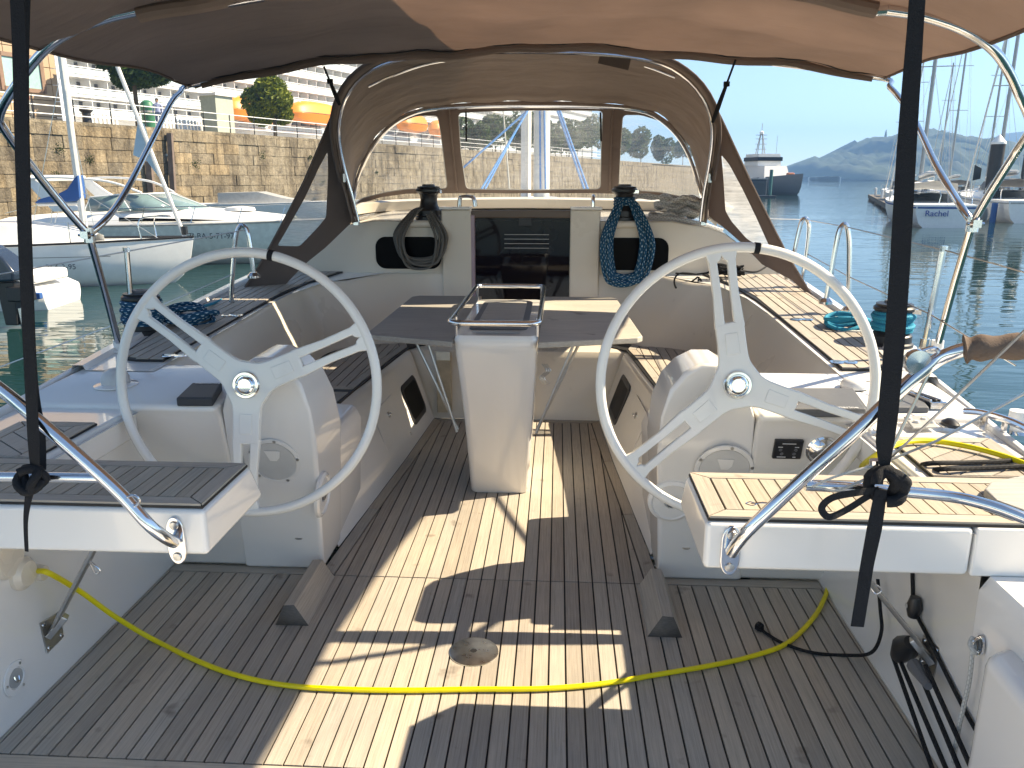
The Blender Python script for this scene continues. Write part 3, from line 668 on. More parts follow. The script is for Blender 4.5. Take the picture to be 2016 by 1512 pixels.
rows.insert(0,[p+V(0,-.085,-.004) for p in H])
MB().loft(rows).build('roof_panel',M['canvasr'],dg,solid=.003,ang=80)
# hoops
MB().tube([p+(V(.05,p.y,1.4)-p).normalized()*.03+V(0,-.05,0) for p in H],.0105,10).build('aft_hoop',M['steel'],dg)
MB().tube([p+V(0,-.085,0)-(V(.05,p.y,1.4)-p).normalized()*.006 for p in H[4:-4]],.011,8).build('hem_cord',M['canvasd'],dg)
MB().tube([p+(V(.05,p.y,1.4)-p).normalized()*.035+V(0,-.05,0) for p in A],.0125,10).build('forward_hoop',M['steel'],dg)
# inner grab tube under the roof
G=[aty(725,170,5.0),aty(770,150,5.0),aty(850,124,5.05),aty(950,113,5.08),aty(1045,110,5.1),aty(1150,112,5.08),aty(1250,124,5.05),aty(1330,152,5.0)]
MB().tube(cr(G,5),.008,8).build('grab_tube',M['steel'],dg)
MB().bar(aty(1180,112,4.86),aty(1240,126,4.86),.002,.07).build('loose_flap',M['canvasd'],dg)
# front panel: canvas with three window holes. Built as frame strips around each window
def win(px):
    P=[onwin(*q) for q in px]; return P
def rounded(px,r=9,n=4):
    out=[];k=len(px)
    for i in range(k):
        a=Vector(px[i-1]);b=Vector(px[i]);c=Vector(px[(i+1)%k]); rr_=min(r,(a-b).length*.45,(c-b).length*.45)
        p=b+(a-b).normalized()*rr_; q=b+(c-b).normalized()*rr_
        for j in range(n+1):
            t=j/n; out.append(tuple(p*(1-t)**2+b*2*t*(1-t)+q*t*t))
    return out
Wc=rounded([(902,222),(960,219),(1043,217),(1130,217),(1187,218),(1184,290),(1182,372),(1050,374),(918,372),(907,300)])
Wl=rounded([(697,372),(705,345),(722,305),(748,270),(780,243),(820,228),(862,227),(868,262),(881,371),(800,372),(760,378),(712,390),(695,405)])
Wr=rounded([(1226,226),(1262,226),(1300,238),(1335,262),(1362,300),(1376,345),(1384,400),(1360,390),(1300,378),(1218,372),(1221,300)])
# canvas between: fill via triangulation (outer boundary minus holes) in pixel plane of the window
def panel_with_holes(outer,holes,mapf,name,mat,parent):
    cu=bpy.data.curves.new(name,'CURVE'); cu.dimensions='2D'; cu.fill_mode='BOTH'
    for L in [outer]+holes:
        sp=cu.splines.new('POLY'); sp.points.add(len(L)-1); sp.use_cyclic_u=True
        for q,p in zip(sp.points,L): q.co=(p[0]/100,-p[1]/100,0,1)
    t=bpy.data.objects.new('tmp',cu); C.objects.link(t); d=bpy.context.evaluated_depsgraph_get(); d.update()
    me=bpy.data.meshes.new_from_object(t.evaluated_get(d)); bpy.data.objects.remove(t)
    for v in me.vertices: v.co=mapf(v.co.x*100,-v.co.y*100)
    bm=bmesh.new(); bm.from_mesh(me); bmesh.ops.remove_doubles(bm,verts=bm.verts,dist=1e-4); bm.to_mesh(me); bm.free()
    me.name=name; me.materials.clear(); me.materials.append(mat)
    o=bpy.data.objects.new(name,me); C.objects.link(o); o.parent=parent; o.matrix_parent_inverse=MPI(parent)
    q=o.modifiers.new('thick','SOLIDIFY'); q.thickness=.004; q.offset=0
    return o
outer=ARC+[(1398,412),(1390,402),(1360,396),(1300,384),(1180,380),(1043,380),(918,380),(800,381),(750,388),(705,402),(684,414)]
panel_with_holes(outer,[Wc,Wl,Wr],onwin,'front_panel',M['canvasd'],dg)
def pane(px,mp,parent,name='vinyl_window'):
    w=MB(); P=[mp(*q)+V(0,.003,0) for q in px]; c=sum(P,Vector())/len(P)
    w.add(P+[c],[(i,(i+1)%len(P),len(P)) for i in range(len(P))]).build(name,M['vinyl'],parent,smooth=False)
    MB().tube([p+V(0,-.006,0) for p in P],.003,5,closed=True).build('window_binding',M['ltgrey'],parent)
for w_ in(Wc,Wl,Wr): pane(w_,onwin,dg)
for a,b in(((884,210),(900,375)),((1206,207),(1200,375))):
    MB().tube([onwin(*a)+V(0,-.015,0),onwin((a[0]+b[0])/2,(a[1]+b[1])/2)+V(0,-.012,0),onwin(*b)+V(0,-.015,0)],.008,6).build('zip_flap',M['canvas'],dg)
for x in(918,1182): MB().bar(onwin(x,222)+V(0,-.02,0),onwin(x+1,278)+V(0,-.03,0),.012,.006).build('window_strap',M['strap'],dg)
# hoop hinges and braces
for a,b in(((676,330),(702,440)),((1398,330),(1384,440))):
    MB().tube([aty(*a,4.9),aty(*b,5.02)],.011,8).build('hoop_leg',M['steelm'],dg)
    P=aty(a[0],a[1]+12,4.89); MB().tube([P,P+V(0,0,-.05)],.0135,8).build('hoop_hinge',M['steelm'],dg)
    P=aty(b[0],b[1],5.02);MB().box(P,(.035,.05,.03)).build('hoop_foot',M['steel'],dg,bevel=.006)
# the aft wings down to the coaming
def wing(s):
    # plane through hoop side and coaming
    if s<0:
        O=[(668,196),(655,225),(628,290),(598,360),(562,430),(534,482),(508,528),(472,582),(500,577),(560,562),(600,520),(640,488),(690,440),(702,420),(686,395),(671,330),(661,270)]
        Wn=rounded([(645,298),(646,345),(642,428),(622,452),(590,485),(546,484),(566,450),(600,390),(628,330)],6)
    else:
        O=[(1405,205),(1420,235),(1450,300),(1478,360),(1510,425),(1548,500),(1602,590),(1585,575),(1560,552),(1500,520),(1462,480),(1430,452),(1396,425),(1392,385),(1404,320),(1411,262)]
        Wn=rounded([(1420,304),(1424,350),(1428,415),(1440,436),(1470,470),(1498,488),(1518,492),(1490,430),(1462,372),(1436,324)],6)
    A0=aty(*( (666,230) if s<0 else (1409,230)),4.87); A1=aty(*((700,437) if s<0 else (1386,437)),5.0)
    B0=V(s*1.79,4.72,.835)
    nn=(A1-A0).cross(B0-A0).normalized()
    def mp(x,y):
        r=sray(x,y); t=(A0-CAM).dot(nn)/r.dot(nn); return CAM+r*t
    panel_with_holes(O,[Wn],mp,'side_wing',M['canvasd'],dg)
    w=MB(); P=[mp(*q)+V(0,.004,0) for q in Wn]; c=sum(P,Vector())/len(P)
    w.add(P+[c],[(i,(i+1)%len(P),len(P)) for i in range(len(P))]).build('vinyl_window',M['vinylold'],dg,smooth=False)
    E=[mp(*q)+V(0,-.004,0) for q in O[:8 if s<0 else 7]]; MB().tube(E,.008,8).build('wing_hem',M['canvasd'],dg)
wing(-1); wing(1)
# ================================================================ REMAINING STEEL RAILS
RT=.0150
def rail_base(P,parent):
    m=MB(); q=[(x*.5,z*.9) for x,z in rr(0,0,.047,.071,.046,8)]
    m.prism(q,lambda p:(P.x+p[0],1.7645,P.z+p[1]),(0,-.008,0)); m.build('base_plate',M['steel'],parent,bevel=.003)
    for dz in(-.042,.042): MB().lathe([(0,0),(.012,0),(.010,.004),(0,.005)],frame(V(P.x,1.756,P.z+dz),(1,0,0),(0,0,1)),12).build('bolt',M['steelm'],parent)
LB=aty(343,1068,1.749); RB=aty(1440,1088,1.749)
r1=empty('stern_rail',LB,label='polished steel stern rail on the left, bolted to the shaded helm seat',cat='rail')
MB().tube(cr([LB,aty(322,1056,1.705),aty(290,1030,1.680),aty(235,970,1.680),aty(150,893,1.680),aty(60,815,1.680),aty(0,766,1.680),aty(-160,650,1.663),aty(-300,560,1.596),aty(-520,480,1.512)],8),RT,16).build('rail_tube',M['steel'],r1)
MB().tube([aty(203,941,1.680),aty(60,939,1.680),aty(-200,937,1.680),aty(-500,930,1.596)],.0118,14).build('lower_tube',M['steel'],r1)
MB().tube(cr([aty(240,985,1.680),aty(262,975,1.663),aty(275,985,1.663),aty(262,998,1.672),aty(244,992,1.680)],5),.003,6).build('wire_eye',M['steel'],r1)
rail_base(LB,r1)
r2=empty('stern_rail',RB,label='polished steel stern rail on the right, rising to a brown padded seat back',cat='rail')
MB().tube(cr([RB,aty(1458,1062,1.722),aty(1490,1028,1.697),aty(1600,925,1.680),aty(1700,835,1.680),aty(1790,752,1.680),aty(1840,712,1.680),aty(1880,693,1.663),aty(1920,686,1.655),aty(2020,682,1.638),aty(2300,690,1.554),aty(2600,760,1.428)],8),RT,16).build('rail_tube',M['steel'],r2)
MB().tube(cr([aty(1585,955,1.680),aty(1700,962,1.680),aty(1850,975,1.680),aty(1930,990,1.655),aty(2016,1020,1.621),aty(2200,1100,1.554)],8),.0130,14).build('lower_tube',M['steel'],r2)
rail_base(RB,r2)
MB().tube([aty(1840,712,1.680)+V(0,0,.0),aty(1745,905,1.680)],.0035,6).build('stay_wire',M['steelm'],r2)
def cush():
    P=cr([aty(1898,688,1.659),aty(1930,685,1.651),aty(2020,682,1.638),aty(2150,684,1.596),aty(2300,690,1.554)],6)
    m=MB(); m.tube(P,[.026+.003*math.sin(i*1.3)+(.003 if i in(0,1) else .0) for i in range(len(P))],18); return m.build('rail_cushion',M['cushion'],kind=None,label='brown padded cushion sleeve around the right stern rail',cat='cushion',bevel=.004)
cush()
# stanchions and gates
def loopgate(px,foot_z,label,Y):
    e=empty('gate_rail',aty(*px[0],Y),label=label,cat='guard rail')
    MB().tube(cr([aty(x,y,Y) for x,y in px],5),.0125,10).build('rail_tube',M['steel'],e)
    for q in(px[0],px[-1]):
        P=aty(*q,Y); MB().lathe([(0,0),(.035,0),(.035,.012),(.02,.03),(0,.03)],Matrix.Translation(P+V(0,0,-.005)),14).build('foot',M['steel'],e)
    return e
loopgate([(1555,548),(1562,505),(1576,442),(1583,430),(1590,434),(1593,450),(1588,500),(1577,560)],0,'steel gate hoop at the starboard deck edge nearest the dodger',4.9)
loopgate([(1625,596),(1636,540),(1650,462),(1660,442),(1668,448),(1672,480),(1672,540),(1670,612)],0,'steel gate hoop on the starboard deck edge left of the vertical strap',4.15)
loopgate([(455,610),(458,540),(464,470),(471,447),(480,445),(488,460),(495,500),(500,545)],0,'steel gate hoop at the port deck edge beside the dodger wing',4.3)
def stan(a,b,Y,label):
    e=empty('stanchion',aty(*b,Y),label=label,cat='stanchion')
    A=aty(*a,Y);B=aty(*b,Y); MB().tube([B,A],.0125,10).build('post',M['steel'],e)
    MB().tube([B,B+(A-B)*.12],.019,10).build('socket',M['steel'],e); MB().tube([A+V(0,0,-.01),A+V(0,0,.012)],.016,8).build('post_cap',M['steel'],e)
stan((1858,490),(1818,690),3.3,'slanting steel stanchion on the starboard deck between strap and awning leg')
stan((249,492),(262,640),3.6,'steel stanchion at the port deck edge behind the left wheel rim')
def wire(name,px,label,mat=M['steelm'],r=.003,cat='wire'):
    o=MB().tube([aty(*q) for q in px],r,6).build(name,mat,label=label,cat=cat)
    return o
wire('lifeline',[(1500,430,6.2),(1583,432,4.9),(1664,446,4.15),(1857,492,3.3),(1960,520,3.0),(2100,560,2.7)],'upper starboard lifeline wire running through the gate hoops')
wire('lifeline',[(1590,500,4.9),(1672,545,4.15),(1830,618,3.3),(2000,720,2.9)],'lower starboard lifeline wire under the upper one')
wire('lifeline',[(486,452,4.3),(249,495,3.6),(0,540,3.1),(-150,570,2.8)],'upper port lifeline wire crossing in front of the moored boats')
wire('lifeline',[(458,540,4.3),(256,628,3.6),(60,700,3.2),(-100,760,2.9)],'lower port lifeline wire above the water reflections')
wire('backstay',[(1742,912,1.69),(1830,830,1.64),(1930,735,1.58),(2060,610,1.45)],'thin steel wire rising from the strap knot to the brown cushion')
wire('backstay',[(1745,908,1.69),(1840,870,1.66),(2016,775,1.56),(2150,700,1.48)],'thin steel wire running flat from the strap knot across the teak seat')
# ================================================================ STRAPS
def ribbon(name,px,w,mat,label=None,cat=None,parent=None,tilt=0,th=.002):
    P=[aty(*q) for q in px]; P=cr(P,6); m=MB(); rows=[]
    for i,p in enumerate(P):
        t=(P[min(i+1,len(P)-1)]-P[max(i-1,0)]).normalized(); ww=w[min(int(i/6),len(w)-1)] if isinstance(w,list) else w
        if isinstance(w,list):
            a=i/6;k=int(a);f_=a-k; ww=w[min(k,len(w)-1)]*(1-f_)+w[min(k+1,len(w)-1)]*f_
        sd=t.cross(V(math.sin(tilt),-math.cos(tilt),0)).normalized()
        rows.append([p-sd*ww/2+V(0,th,0),p-sd*ww/2,p+sd*ww/2,p+sd*ww/2+V(0,th,0)])
    m.loft(rows,closed=True); return m.build(name,mat,parent,label=label,cat=cat)
def knot(c,parent,k,seed):
    rnd=random.Random(seed)
    m=MB()
    for i in range(5):
        a=rnd.uniform(0,6.28)
        P=[c+V(math.cos(a+t)*.024*k*(1+.4*math.sin(2*t)),-.018+.016*math.sin(t*1.5+i),math.sin(a+t)*.030*k) for t in [j*.45 for j in range(11)]]
        m.tube(cr(P,2),[.012*k]*(len(P)*2-1),7)
    m.build('knot',M['strap'],parent,ang=60)
s1=empty('webbing_strap',aty(70,940,1.655),label='black webbing strap tied to the left stern rail, hanging from the awning',cat='strap')
ribbon('strap_web',[(28,-60,1.638),(36,60,1.638),(45,400,1.638),(55,650,1.638),(65,860,1.638),(68,915,1.646)],[0.0286,0.0286,0.0286,0.0269,0.0269,0.0218],M['strap'],parent=s1)
ribbon('strap_web',[(50,-80,1.697),(45,200,1.697),(60,700,1.697),(78,850,1.697),(80,925,1.680)],.025,M['strap'],parent=s1)
knot(aty(68,938,1.659),s1,.84,3)
ribbon('strap_tail',[(62,950,1.638),(54,990,1.638),(50,1030,1.638),(52,1086,1.638)],[0.0235,0.0151,0.0101,0.0084],M['strap'],parent=s1)
s2=empty('webbing_strap',aty(1740,955,1.655),label='broad black webbing strap tied to the right stern rail with long tail and loop',cat='strap')
ribbon('strap_web',[(1810,-60,1.638),(1802,60,1.638),(1785,300,1.638),(1767,600,1.638),(1750,800,1.638),(1743,870,1.638),(1742,925,1.646)],[0.0286,0.0302,0.0370,0.0403,0.0420,0.0386,0.0168],M['strap'],parent=s2)
knot(aty(1740,950,1.651),s2,1.05,5)
ribbon('strap_tail',[(1735,965,1.621),(1722,1040,1.613),(1708,1110,1.613),(1700,1160,1.613),(1688,1234,1.613)],[0.0252,0.0319,0.0286,0.0286,0.0286],M['strap'],parent=s2)
ribbon('strap_loop',[(1728,965,1.630),(1690,970,1.596),(1640,980,1.579),(1618,1000,1.579),(1632,1018,1.579),(1665,1005,1.596),(1705,980,1.621),(1730,966,1.638)],.015,M['strap'],parent=s2)
MB().tube(cr([aty(1745,912,1.663),aty(1700,922,1.655),aty(1640,940,1.655),aty(1600,958,1.667)],6),.003,6).build('cord',M['rwh'],s2)
MB().tube(cr([aty(1745,920,1.663),aty(1700,945,1.655),aty(1650,965,1.655),aty(1625,962,1.667)],6),.003,6).build('cord',M['rwh'],s2)
MB().tube([aty(1722,905,1.663),aty(1722,945,1.663)],.011,10).build('shackle',M['steel'],s2)
# ================================================================ QUAY WALL
W0=atz(60,462,WZ); hd=sray(1690,350); TD=V(hd.x,hd.y,0).normalized(); ND=V(-TD.y,TD.x,0) # ND: away from the water
QT=CAM.z+(W0.xy-CAM.xy).length*0+ (350-238)/ (462-350)*(CAM.z-WZ)   # top of the quay
QL=310; QB=-16
def q3(s,n,z): return V(W0.x,W0.y,0)+TD*s+ND*n+V(0,0,z)
def qframe(s,n,z):
    Mx=Matrix((TD,ND,V(0,0,1))).transposed().to_4x4(); Mx.translation=q3(s,n,z); return Mx
wall=empty('quay_wall',q3(0,0,WZ),label='tall granite block harbour wall with dark water stains, behind the moored boats',cat='wall')
MB().prism([(QB,.05),(QL,.05),(QL,6),(QB,6)],lambda p:q3(p[0],p[1],-3),(0,0,QT+3-.02)).build('core',M['stone2'],wall,smooth=False)
# one bevelled unit stone shared by all
um=bpy.data.meshes.new('quay_block'); bm=bmesh.new(); bmesh.ops.create_cube(bm,size=1)
bmesh.ops.bevel(bm,geom=list(bm.edges),offset=.035,segments=1,affect='EDGES'); bm.to_mesh(um); bm.free(); um.materials.append(M['stone'])
rnd=random.Random(4)
courses=9; hc=(QT-WZ+.3)/courses
cnt=0; far=MB(); cell=[]
for c in range(courses):
    s=QB+rnd.uniform(0,1); z=WZ-.3+hc*(c+.5)
    while s<120:
        w=rnd.uniform(.65,1.7)*(1.0 if c else 1.2); cell.append((s+w/2,z,w,rnd.uniform(0,.06)+( .05 if c==0 else 0)+(.04 if c==courses-1 else 0))); s+=w
near=[q for q in cell if q[0]<13.5]; near.sort(key=lambda q:abs(q[0]-3)); lim=set(id(q) for q in near[:292])
for q in cell:
    s,z,w,pr=q
    if id(q) in lim:
        o=bpy.data.objects.new('stone_block',um); C.objects.link(o); o.parent=wall; o.matrix_parent_inverse=MPI(wall)
        Mx=qframe(s,-pr/2+.1,z)@Matrix.Rotation(rnd.uniform(-.012,.012),4,'Z')@Matrix.Diagonal((w-.016,.3+pr,hc-.014,1)); o.matrix_world=Mx
        o.matrix_basis=Mx
    else:
        b=[qframe(s,-pr/2+.1,z)@V(x*(w-.02),y*(.3+pr),zz*(hc-.016)) for zz in(-.5,.5) for y in(-.5,.5) for x in(-.5,.5)]
        far.add(b,[(0,2,3,1),(4,5,7,6),(0,1,5,4),(2,6,7,3),(0,4,6,2),(1,3,7,5)])
far.build('distant_stone_block',M['stone2'],wall,smooth=False,kind='stuff')
ap=simple('quay_paving',(.30,.28,.25),.85,var=.2,nscale=.7)
MB().add([q3(QB-80,.3,QT+.0),q3(QL,.3,QT),q3(QL,90,QT),q3(QB-80,90,QT)],[(0,1,2,3)]).build('quayside_pavement',ap,kind='structure',label='pale quayside promenade on top of the granite wall')
MB().prism([(QB,-.12),(QL,-.12),(QL,.5),(QB,.5)],lambda p:q3(p[0],p[1],QT-.10),(0,0,.16)).build('coping_stone',M['stone2'],wall,smooth=False)
# tufts growing in joints
tf=MB()
for i in range(14):
    c=q3(rnd.uniform(-6,30),-.12,rnd.uniform(WZ+.9,QT-.5)); k=rnd.uniform(.1,.3)
    for j in range(60):
        p=c+TD*rnd.gauss(0,k*.6)+V(0,0,rnd.gauss(0,k*.5))-ND*rnd.uniform(0,.12); a=Matrix.Rotation(rnd.uniform(0,6),3,'X')@Matrix.Rotation(rnd.uniform(0,6),3,'Z')
        tf.add([p+a@V(-.03,-.02,0),p+a@V(.03,-.02,0),p+a@V(0,.05,0)],[(0,1,2)])
tf.build('wall_tuft',M['leafd'],smooth=False,kind='stuff',label='small dark weeds growing from joints of the granite wall')
# weed line
# railing
rl=empty('quay_railing',q3(0,.25,QT),label='railing of black posts and three white rails along the quay edge',cat='railing')
for i in range(46):
    s=-13.5+i*2.1+.0; MB().tube([q3(s,.25,QT),q3(s,.25,QT+1.12)],.035 if s<60 else .05,6).build('post',M['black'],rl)
for z in(.35,.72,1.10): MB().tube([q3(QB,.25,QT+z),q3(100,.25,QT+z)],.028,6).build('rail',M['white'],rl)
# steel mooring posts against the wall
def pile(px,ytop,ybase,nm,lab,r=.16,mat='alu'):
    # on the wall plane
    def onwall(x,y,off=-.35):
        r_=sray(x,y); P0=q3(0,off,0); t=(P0-CAM).dot(ND)/r_.dot(ND); return CAM+r_*t
    A=onwall(px,ytop); B=onwall(px+6,ybase); B.z=WZ-1
    e=empty(nm,V(B.x,B.y,WZ),label=lab,cat='post'); MB().bar(B,A,r*2,r*1.6,(0,1,0)).build('column',M[mat],e,bevel=.02)
    return e,A,onwall
rust=simple('rusty_steel',(.16,.12,.10),.8,var=.4,nscale=3); M['rust']=rust
e,A,ow=pile(334,262,410,'mooring_post','tall brown steel post against the quay wall with a short white bracket',.14,'rust')
MB().bar(A+V(0,0,-1.15),A+V(-.9,0,-1.05),.12,.10).build('bracket',M['whitem'],e); MB().bar(A+V(-.1,0,-1.6),A+V(-.8,0,-1.1),.08,.08).build('brace',M['rust'],e)
pile(293,318,400,'mooring_post','short dark steel post against the quay wall, left of the tall one',.16,'rust')
# ================================================================ HARBOUR BUILDING far left
def px_plane(x,y,n): # point on a vertical plane parallel to the quay at offset n
    r_=sray(x,y); P0=q3(0,n,0); t=(P0-CAM).dot(ND)/r_.dot(ND); return CAM+r_*t
def s_of(p): return (p-V(W0.x,W0.y,0)).dot(TD)
bl=simple('sandstone_facade',(.42,.31,.21),.85,var=.06,nscale=1.5,bmp=.2,bscale=4)
NBD=9.0; eR=s_of(px_plane(112,150,NBD)); 
hb=empty('harbour_building',q3(eR-8,NBD,QT),label='tan stone building with a blue framed window at the far left of the quay',cat='building')
MB().prism([(eR-22,NBD+.2),(eR-.2,NBD+.2),(eR-.2,NBD+8),(eR-22,NBD+8)],lambda p:q3(p[0],p[1],QT),(0,0,14)).build('wall',bl,hb,smooth=False)
ti=MB()
k=0
for zi in range(9):
    s=eR-22
    while s<eR-.3:
        w=1.35; w_=min(w,eR-s); 
        if zi<9:
            MB().prism([(s+.02,NBD),(s+w_-.02,NBD),(s+w_-.02,NBD+.19),(s+.02,NBD+.19)],lambda p:q3(p[0],p[1],QT+zi*.9+.02),(0,0,.86)).build('cladding_panel',bl,hb,smooth=False) if s>eR-9 else ti.prism([(s+.02,NBD),(s+w_-.02,NBD),(s+w_-.02,NBD+.19),(s+.02,NBD+.19)],lambda p:q3(p[0],p[1],QT+zi*.9+.02),(0,0,.86))
        s+=w
ti.build('far_cladding',bl,hb,smooth=False,kind='stuff')
a=px_plane(6,172,NBD-.02);b=px_plane(78,120,NBD-.02); s0,s1=s_of(a),s_of(b); z0,z1=a.z,b.z+.1
fr_=MB()
for (u0,u1,v0,v1) in((s0-.12,s0+.1,z0-.12,z1+.12),(s1-.1,s1+.12,z0-.12,z1+.12),(s0,s1,z0-.12,z0+.1),(s0,s1,z1-.1,z1+.12)):
    fr_.prism([(u0,NBD-.12),(u1,NBD-.12),(u1,NBD+.05),(u0,NBD+.05)],lambda p:q3(p[0],p[1],v0),(0,0,v1-v0))
wf=fr_.build('window',simple('brown_frame',(.22,.14,.10),.6),hb,smooth=False)
MB().prism([(s0,NBD-.04),(s1,NBD-.04),(s1,NBD+.05),(s0,NBD+.05)],lambda p:q3(p[0],p[1],z0),(0,0,z1-z0)).build('pane',simple('pale_blue_glass',(.30,.48,.48),.1),wf,smooth=False)
# ================================================================ CRUISE SHIP
NS=72.0
cs=empty('cruise_ship',q3(30,NS,WZ),label='huge white cruise ship with rows of balconies, moored behind the quay',cat='ship')
shs=s_of(px_plane(118,200,NS)); she=s_of(px_plane(1195,230,NS))
print('ship',shs,she)
MB().prism([(shs-12,NS+2),(shs+4,NS-1),(she-20,NS-1),(she,NS+8),(she,NS+25),(shs-12,NS+25)],lambda p:q3(p[0],p[1],WZ-1),(0,0,QT+3-WZ)).build('hull',M['white'],cs,smooth=False)
DH=2.75; z0=QT+6.6
rail=MB();pn_=MB();dk=MB();dr=MB();pt_=MB()
MB().prism([(shs,NS+2.4),(she-15,NS+2.4),(she-15,NS+22),(shs,NS+22)],lambda p:q3(p[0],p[1],QT+2),(0,0,46)).build('superstructure',M['whitem'],cs,smooth=False)
for k in range(15):
    z=z0+k*DH
    dk.prism([(shs+2*(k<2),NS),(she-14,NS),(she-14,NS+2.5),(shs,NS+2.5)],lambda p:q3(p[0],p[1],z-.35),(0,0,.35))
    rail.bar(q3(shs,NS+.05,z+1.1),q3(she-14,NS+.05,z+1.1),.10,.12)
    pn_.bar(q3(shs,NS+.06,z+.5),q3(she-14,NS+.06,z+.5),.05,.8)
    if k<9:
        s=shs
        while s<shs+150:
            rail.bar(q3(s,NS+.05,z),q3(s,NS+.05,z+1.1),.09,.09); s+=2.8
        s=shs+2
        while s<shs+150:
            dr.bar(q3(s,NS+2.35,z+1.05),q3(s+.85,NS+2.35,z+1.05),.1,1.9); s+=3.1
            pt_.bar(q3(s+.6,NS+.3,z+1.2),q3(s+.6,NS+2.4,z+1.2),.10,2.4)
pn_.build('balcony_glass',simple('balcony_glass',(.48,.56,.60),.3),cs,smooth=False,kind='stuff'); dk.build('deck_slab',M['white'],cs,smooth=False,kind='stuff'); rail.build('balcony_rail',M['white'],cs,smooth=False,kind='stuff'); dr.build('cabin_door',simple('dark_cabin_door',(.10,.09,.08),.3),cs,smooth=False,kind='stuff'); pt_.build('balcony_divider',M['whitem'],cs,smooth=False,kind='stuff')
MB().prism([(shs-.2,NS-.4),(shs+1.6,NS-.4),(shs+1.6,NS+3),(shs-.2,NS+3)],lambda p:q3(p[0],p[1],QT),(0,0,40)).build('corner_tower',M['white'],cs,smooth=False)
MB().prism([(shs+2,NS-3.0),(she-14,NS-3.0),(she-14,NS+1),(shs+2,NS+1)],lambda p:q3(p[0],p[1],QT+3.4),(0,0,.35)).build('promenade_deck',M['white'],cs,smooth=False)
for i in range(40):
    s=shs+8+i*5.2; MB().bar(q3(s,NS-2.4,QT),q3(s+1.6,NS-1.2,QT+3.4),.5,.35).build('deck_strut',M['white'],cs)
# lifeboats
def lifeboat(s,n,z,lab,L=12.5):
    e=empty('lifeboat',q3(s,n,z),label=lab,cat='lifeboat'); rows=[]
    for i in range(17):
        u=-1+2*i/16; k=(1-abs(u)**3.2)**.55+.02
        rows.append([q3(s+u*L/2,n+2.3*k*y,z+(2.0+2.5*k*zz if zz>0 else 2.0+1.9*k*zz)) for y,zz in((0,-1),(-.75,-.8),(-1,-.1),(-1.03,0),(-.97,.12),(-.8,.62),(-.45,.92),(0,1),(.45,.92),(.8,.62),(1,0),(.75,-.8))])
    MB().loft(rows,closed=True).build('hull',M['orange'],e)
    MB().tube([q3(s+(-1+2*i/20)*L/2*.97,n-2.4*(max(0,1-abs(-1+2*i/20)**3.2)**.55),z+2.1) for i in range(21)],.07,6).build('rubbing_strake',M['black'],e)
    for u in(-.36,.36):
        MB().bar(q3(s+u*L,n+2.2,z-.6),q3(s+u*L+.8,n-.6,z+4.1),.35,.5).build('davit_arm',M['white'],e)
    return e
for i,(x,y,lab) in enumerate(((505,243,'orange lifeboat hanging left of the small yellow green tree'),(622,247,'orange lifeboat between the small round tree and the sprayhood'),(812,262,'orange lifeboat seen through the left sprayhood window, the nearer one'),(872,272,'orange lifeboat at the right edge of the left sprayhood window'))):
    P=px_plane(x,y,NS-3.2); lifeboat(s_of(P),NS-3.2,P.z,lab,17 if i<2 else 13)
# dark round bollard-like things, grey cabinet, bins
P=px_plane(432,262,3.2); s_=s_of(P)
g=empty('service_cabinet',q3(s_,3.2,QT),label='pale green grey service cabinet with a flat cap on the quay',cat='cabinet')
MB().prism([(s_-.55,2.8),(s_+1.0,2.8),(s_+1.0,4.0),(s_-.55,4.0)],lambda p:q3(p[0],p[1],QT),(0,0,2.45)).build('body',simple('pale_green_grey',(.36,.39,.33),.6),g,smooth=False)
MB().prism([(s_-.68,2.65),(s_+1.12,2.65),(s_+1.12,4.1),(s_-.68,4.1)],lambda p:q3(p[0],p[1],QT+2.45),(0,0,.14)).build('cap',M['whitem'],g,smooth=False)
P=px_plane(294,250,2.4); s_=s_of(P)
g=empty('waste_bin',q3(s_,2.4,QT),label='dark green street bin on the quay beside the man in the pale shirt',cat='bin')
MB().lathe([(0,0),(.32,0),(.36,1.3),(.38,1.34),(.30,1.55),(.12,1.66),(0,1.66)],Matrix.Translation(q3(s_,2.4,QT)),16).build('body',M['green'],g); MB().lathe([(.365,1.0),(.37,1.0),(.375,1.1),(.365,1.1)],Matrix.Translation(q3(s_,2.4,QT)),16).build('band',M['ltgrey'],g)
P=px_plane(150,245,2.0); s_=s_of(P)
g=empty('bollard',q3(s_,1.2,QT),label='black squat mooring bollard on the quay edge left of the tilted mast',cat='bollard')
MB().lathe([(0,0),(.26,0),(.22,.15),(.2,.6),(.32,.72),(.3,.85),(0,.9)],Matrix.Translation(q3(s_,1.2,QT)),16).build('body',M['black'],g); MB().lathe([(0,0),(.4,0),(.4,.03),(0,.03)],Matrix.Translation(q3(s_,1.2,QT)),16).build('base',M['rust'],g)
# white stacked chairs / crates clusters on the quay
for x,lab in((210,'low pile of white folded deck chairs on the quay, left'),(345,'low pile of white folded deck chairs on the quay right of the man'),(388,'white folded chairs piled beside the green grey cabinet')):
    P=px_plane(x,250,5); s_=s_of(P); g=empty('chair_pile',q3(s_,5,QT),label=lab,cat='chairs')
    for j in range(7): MB().bar(q3(s_-.9+j*.28,5,QT+.05),q3(s_-.7+j*.28,5.3,QT+1.0),.10,.25).build('folded_chair',M['whitem'],g)
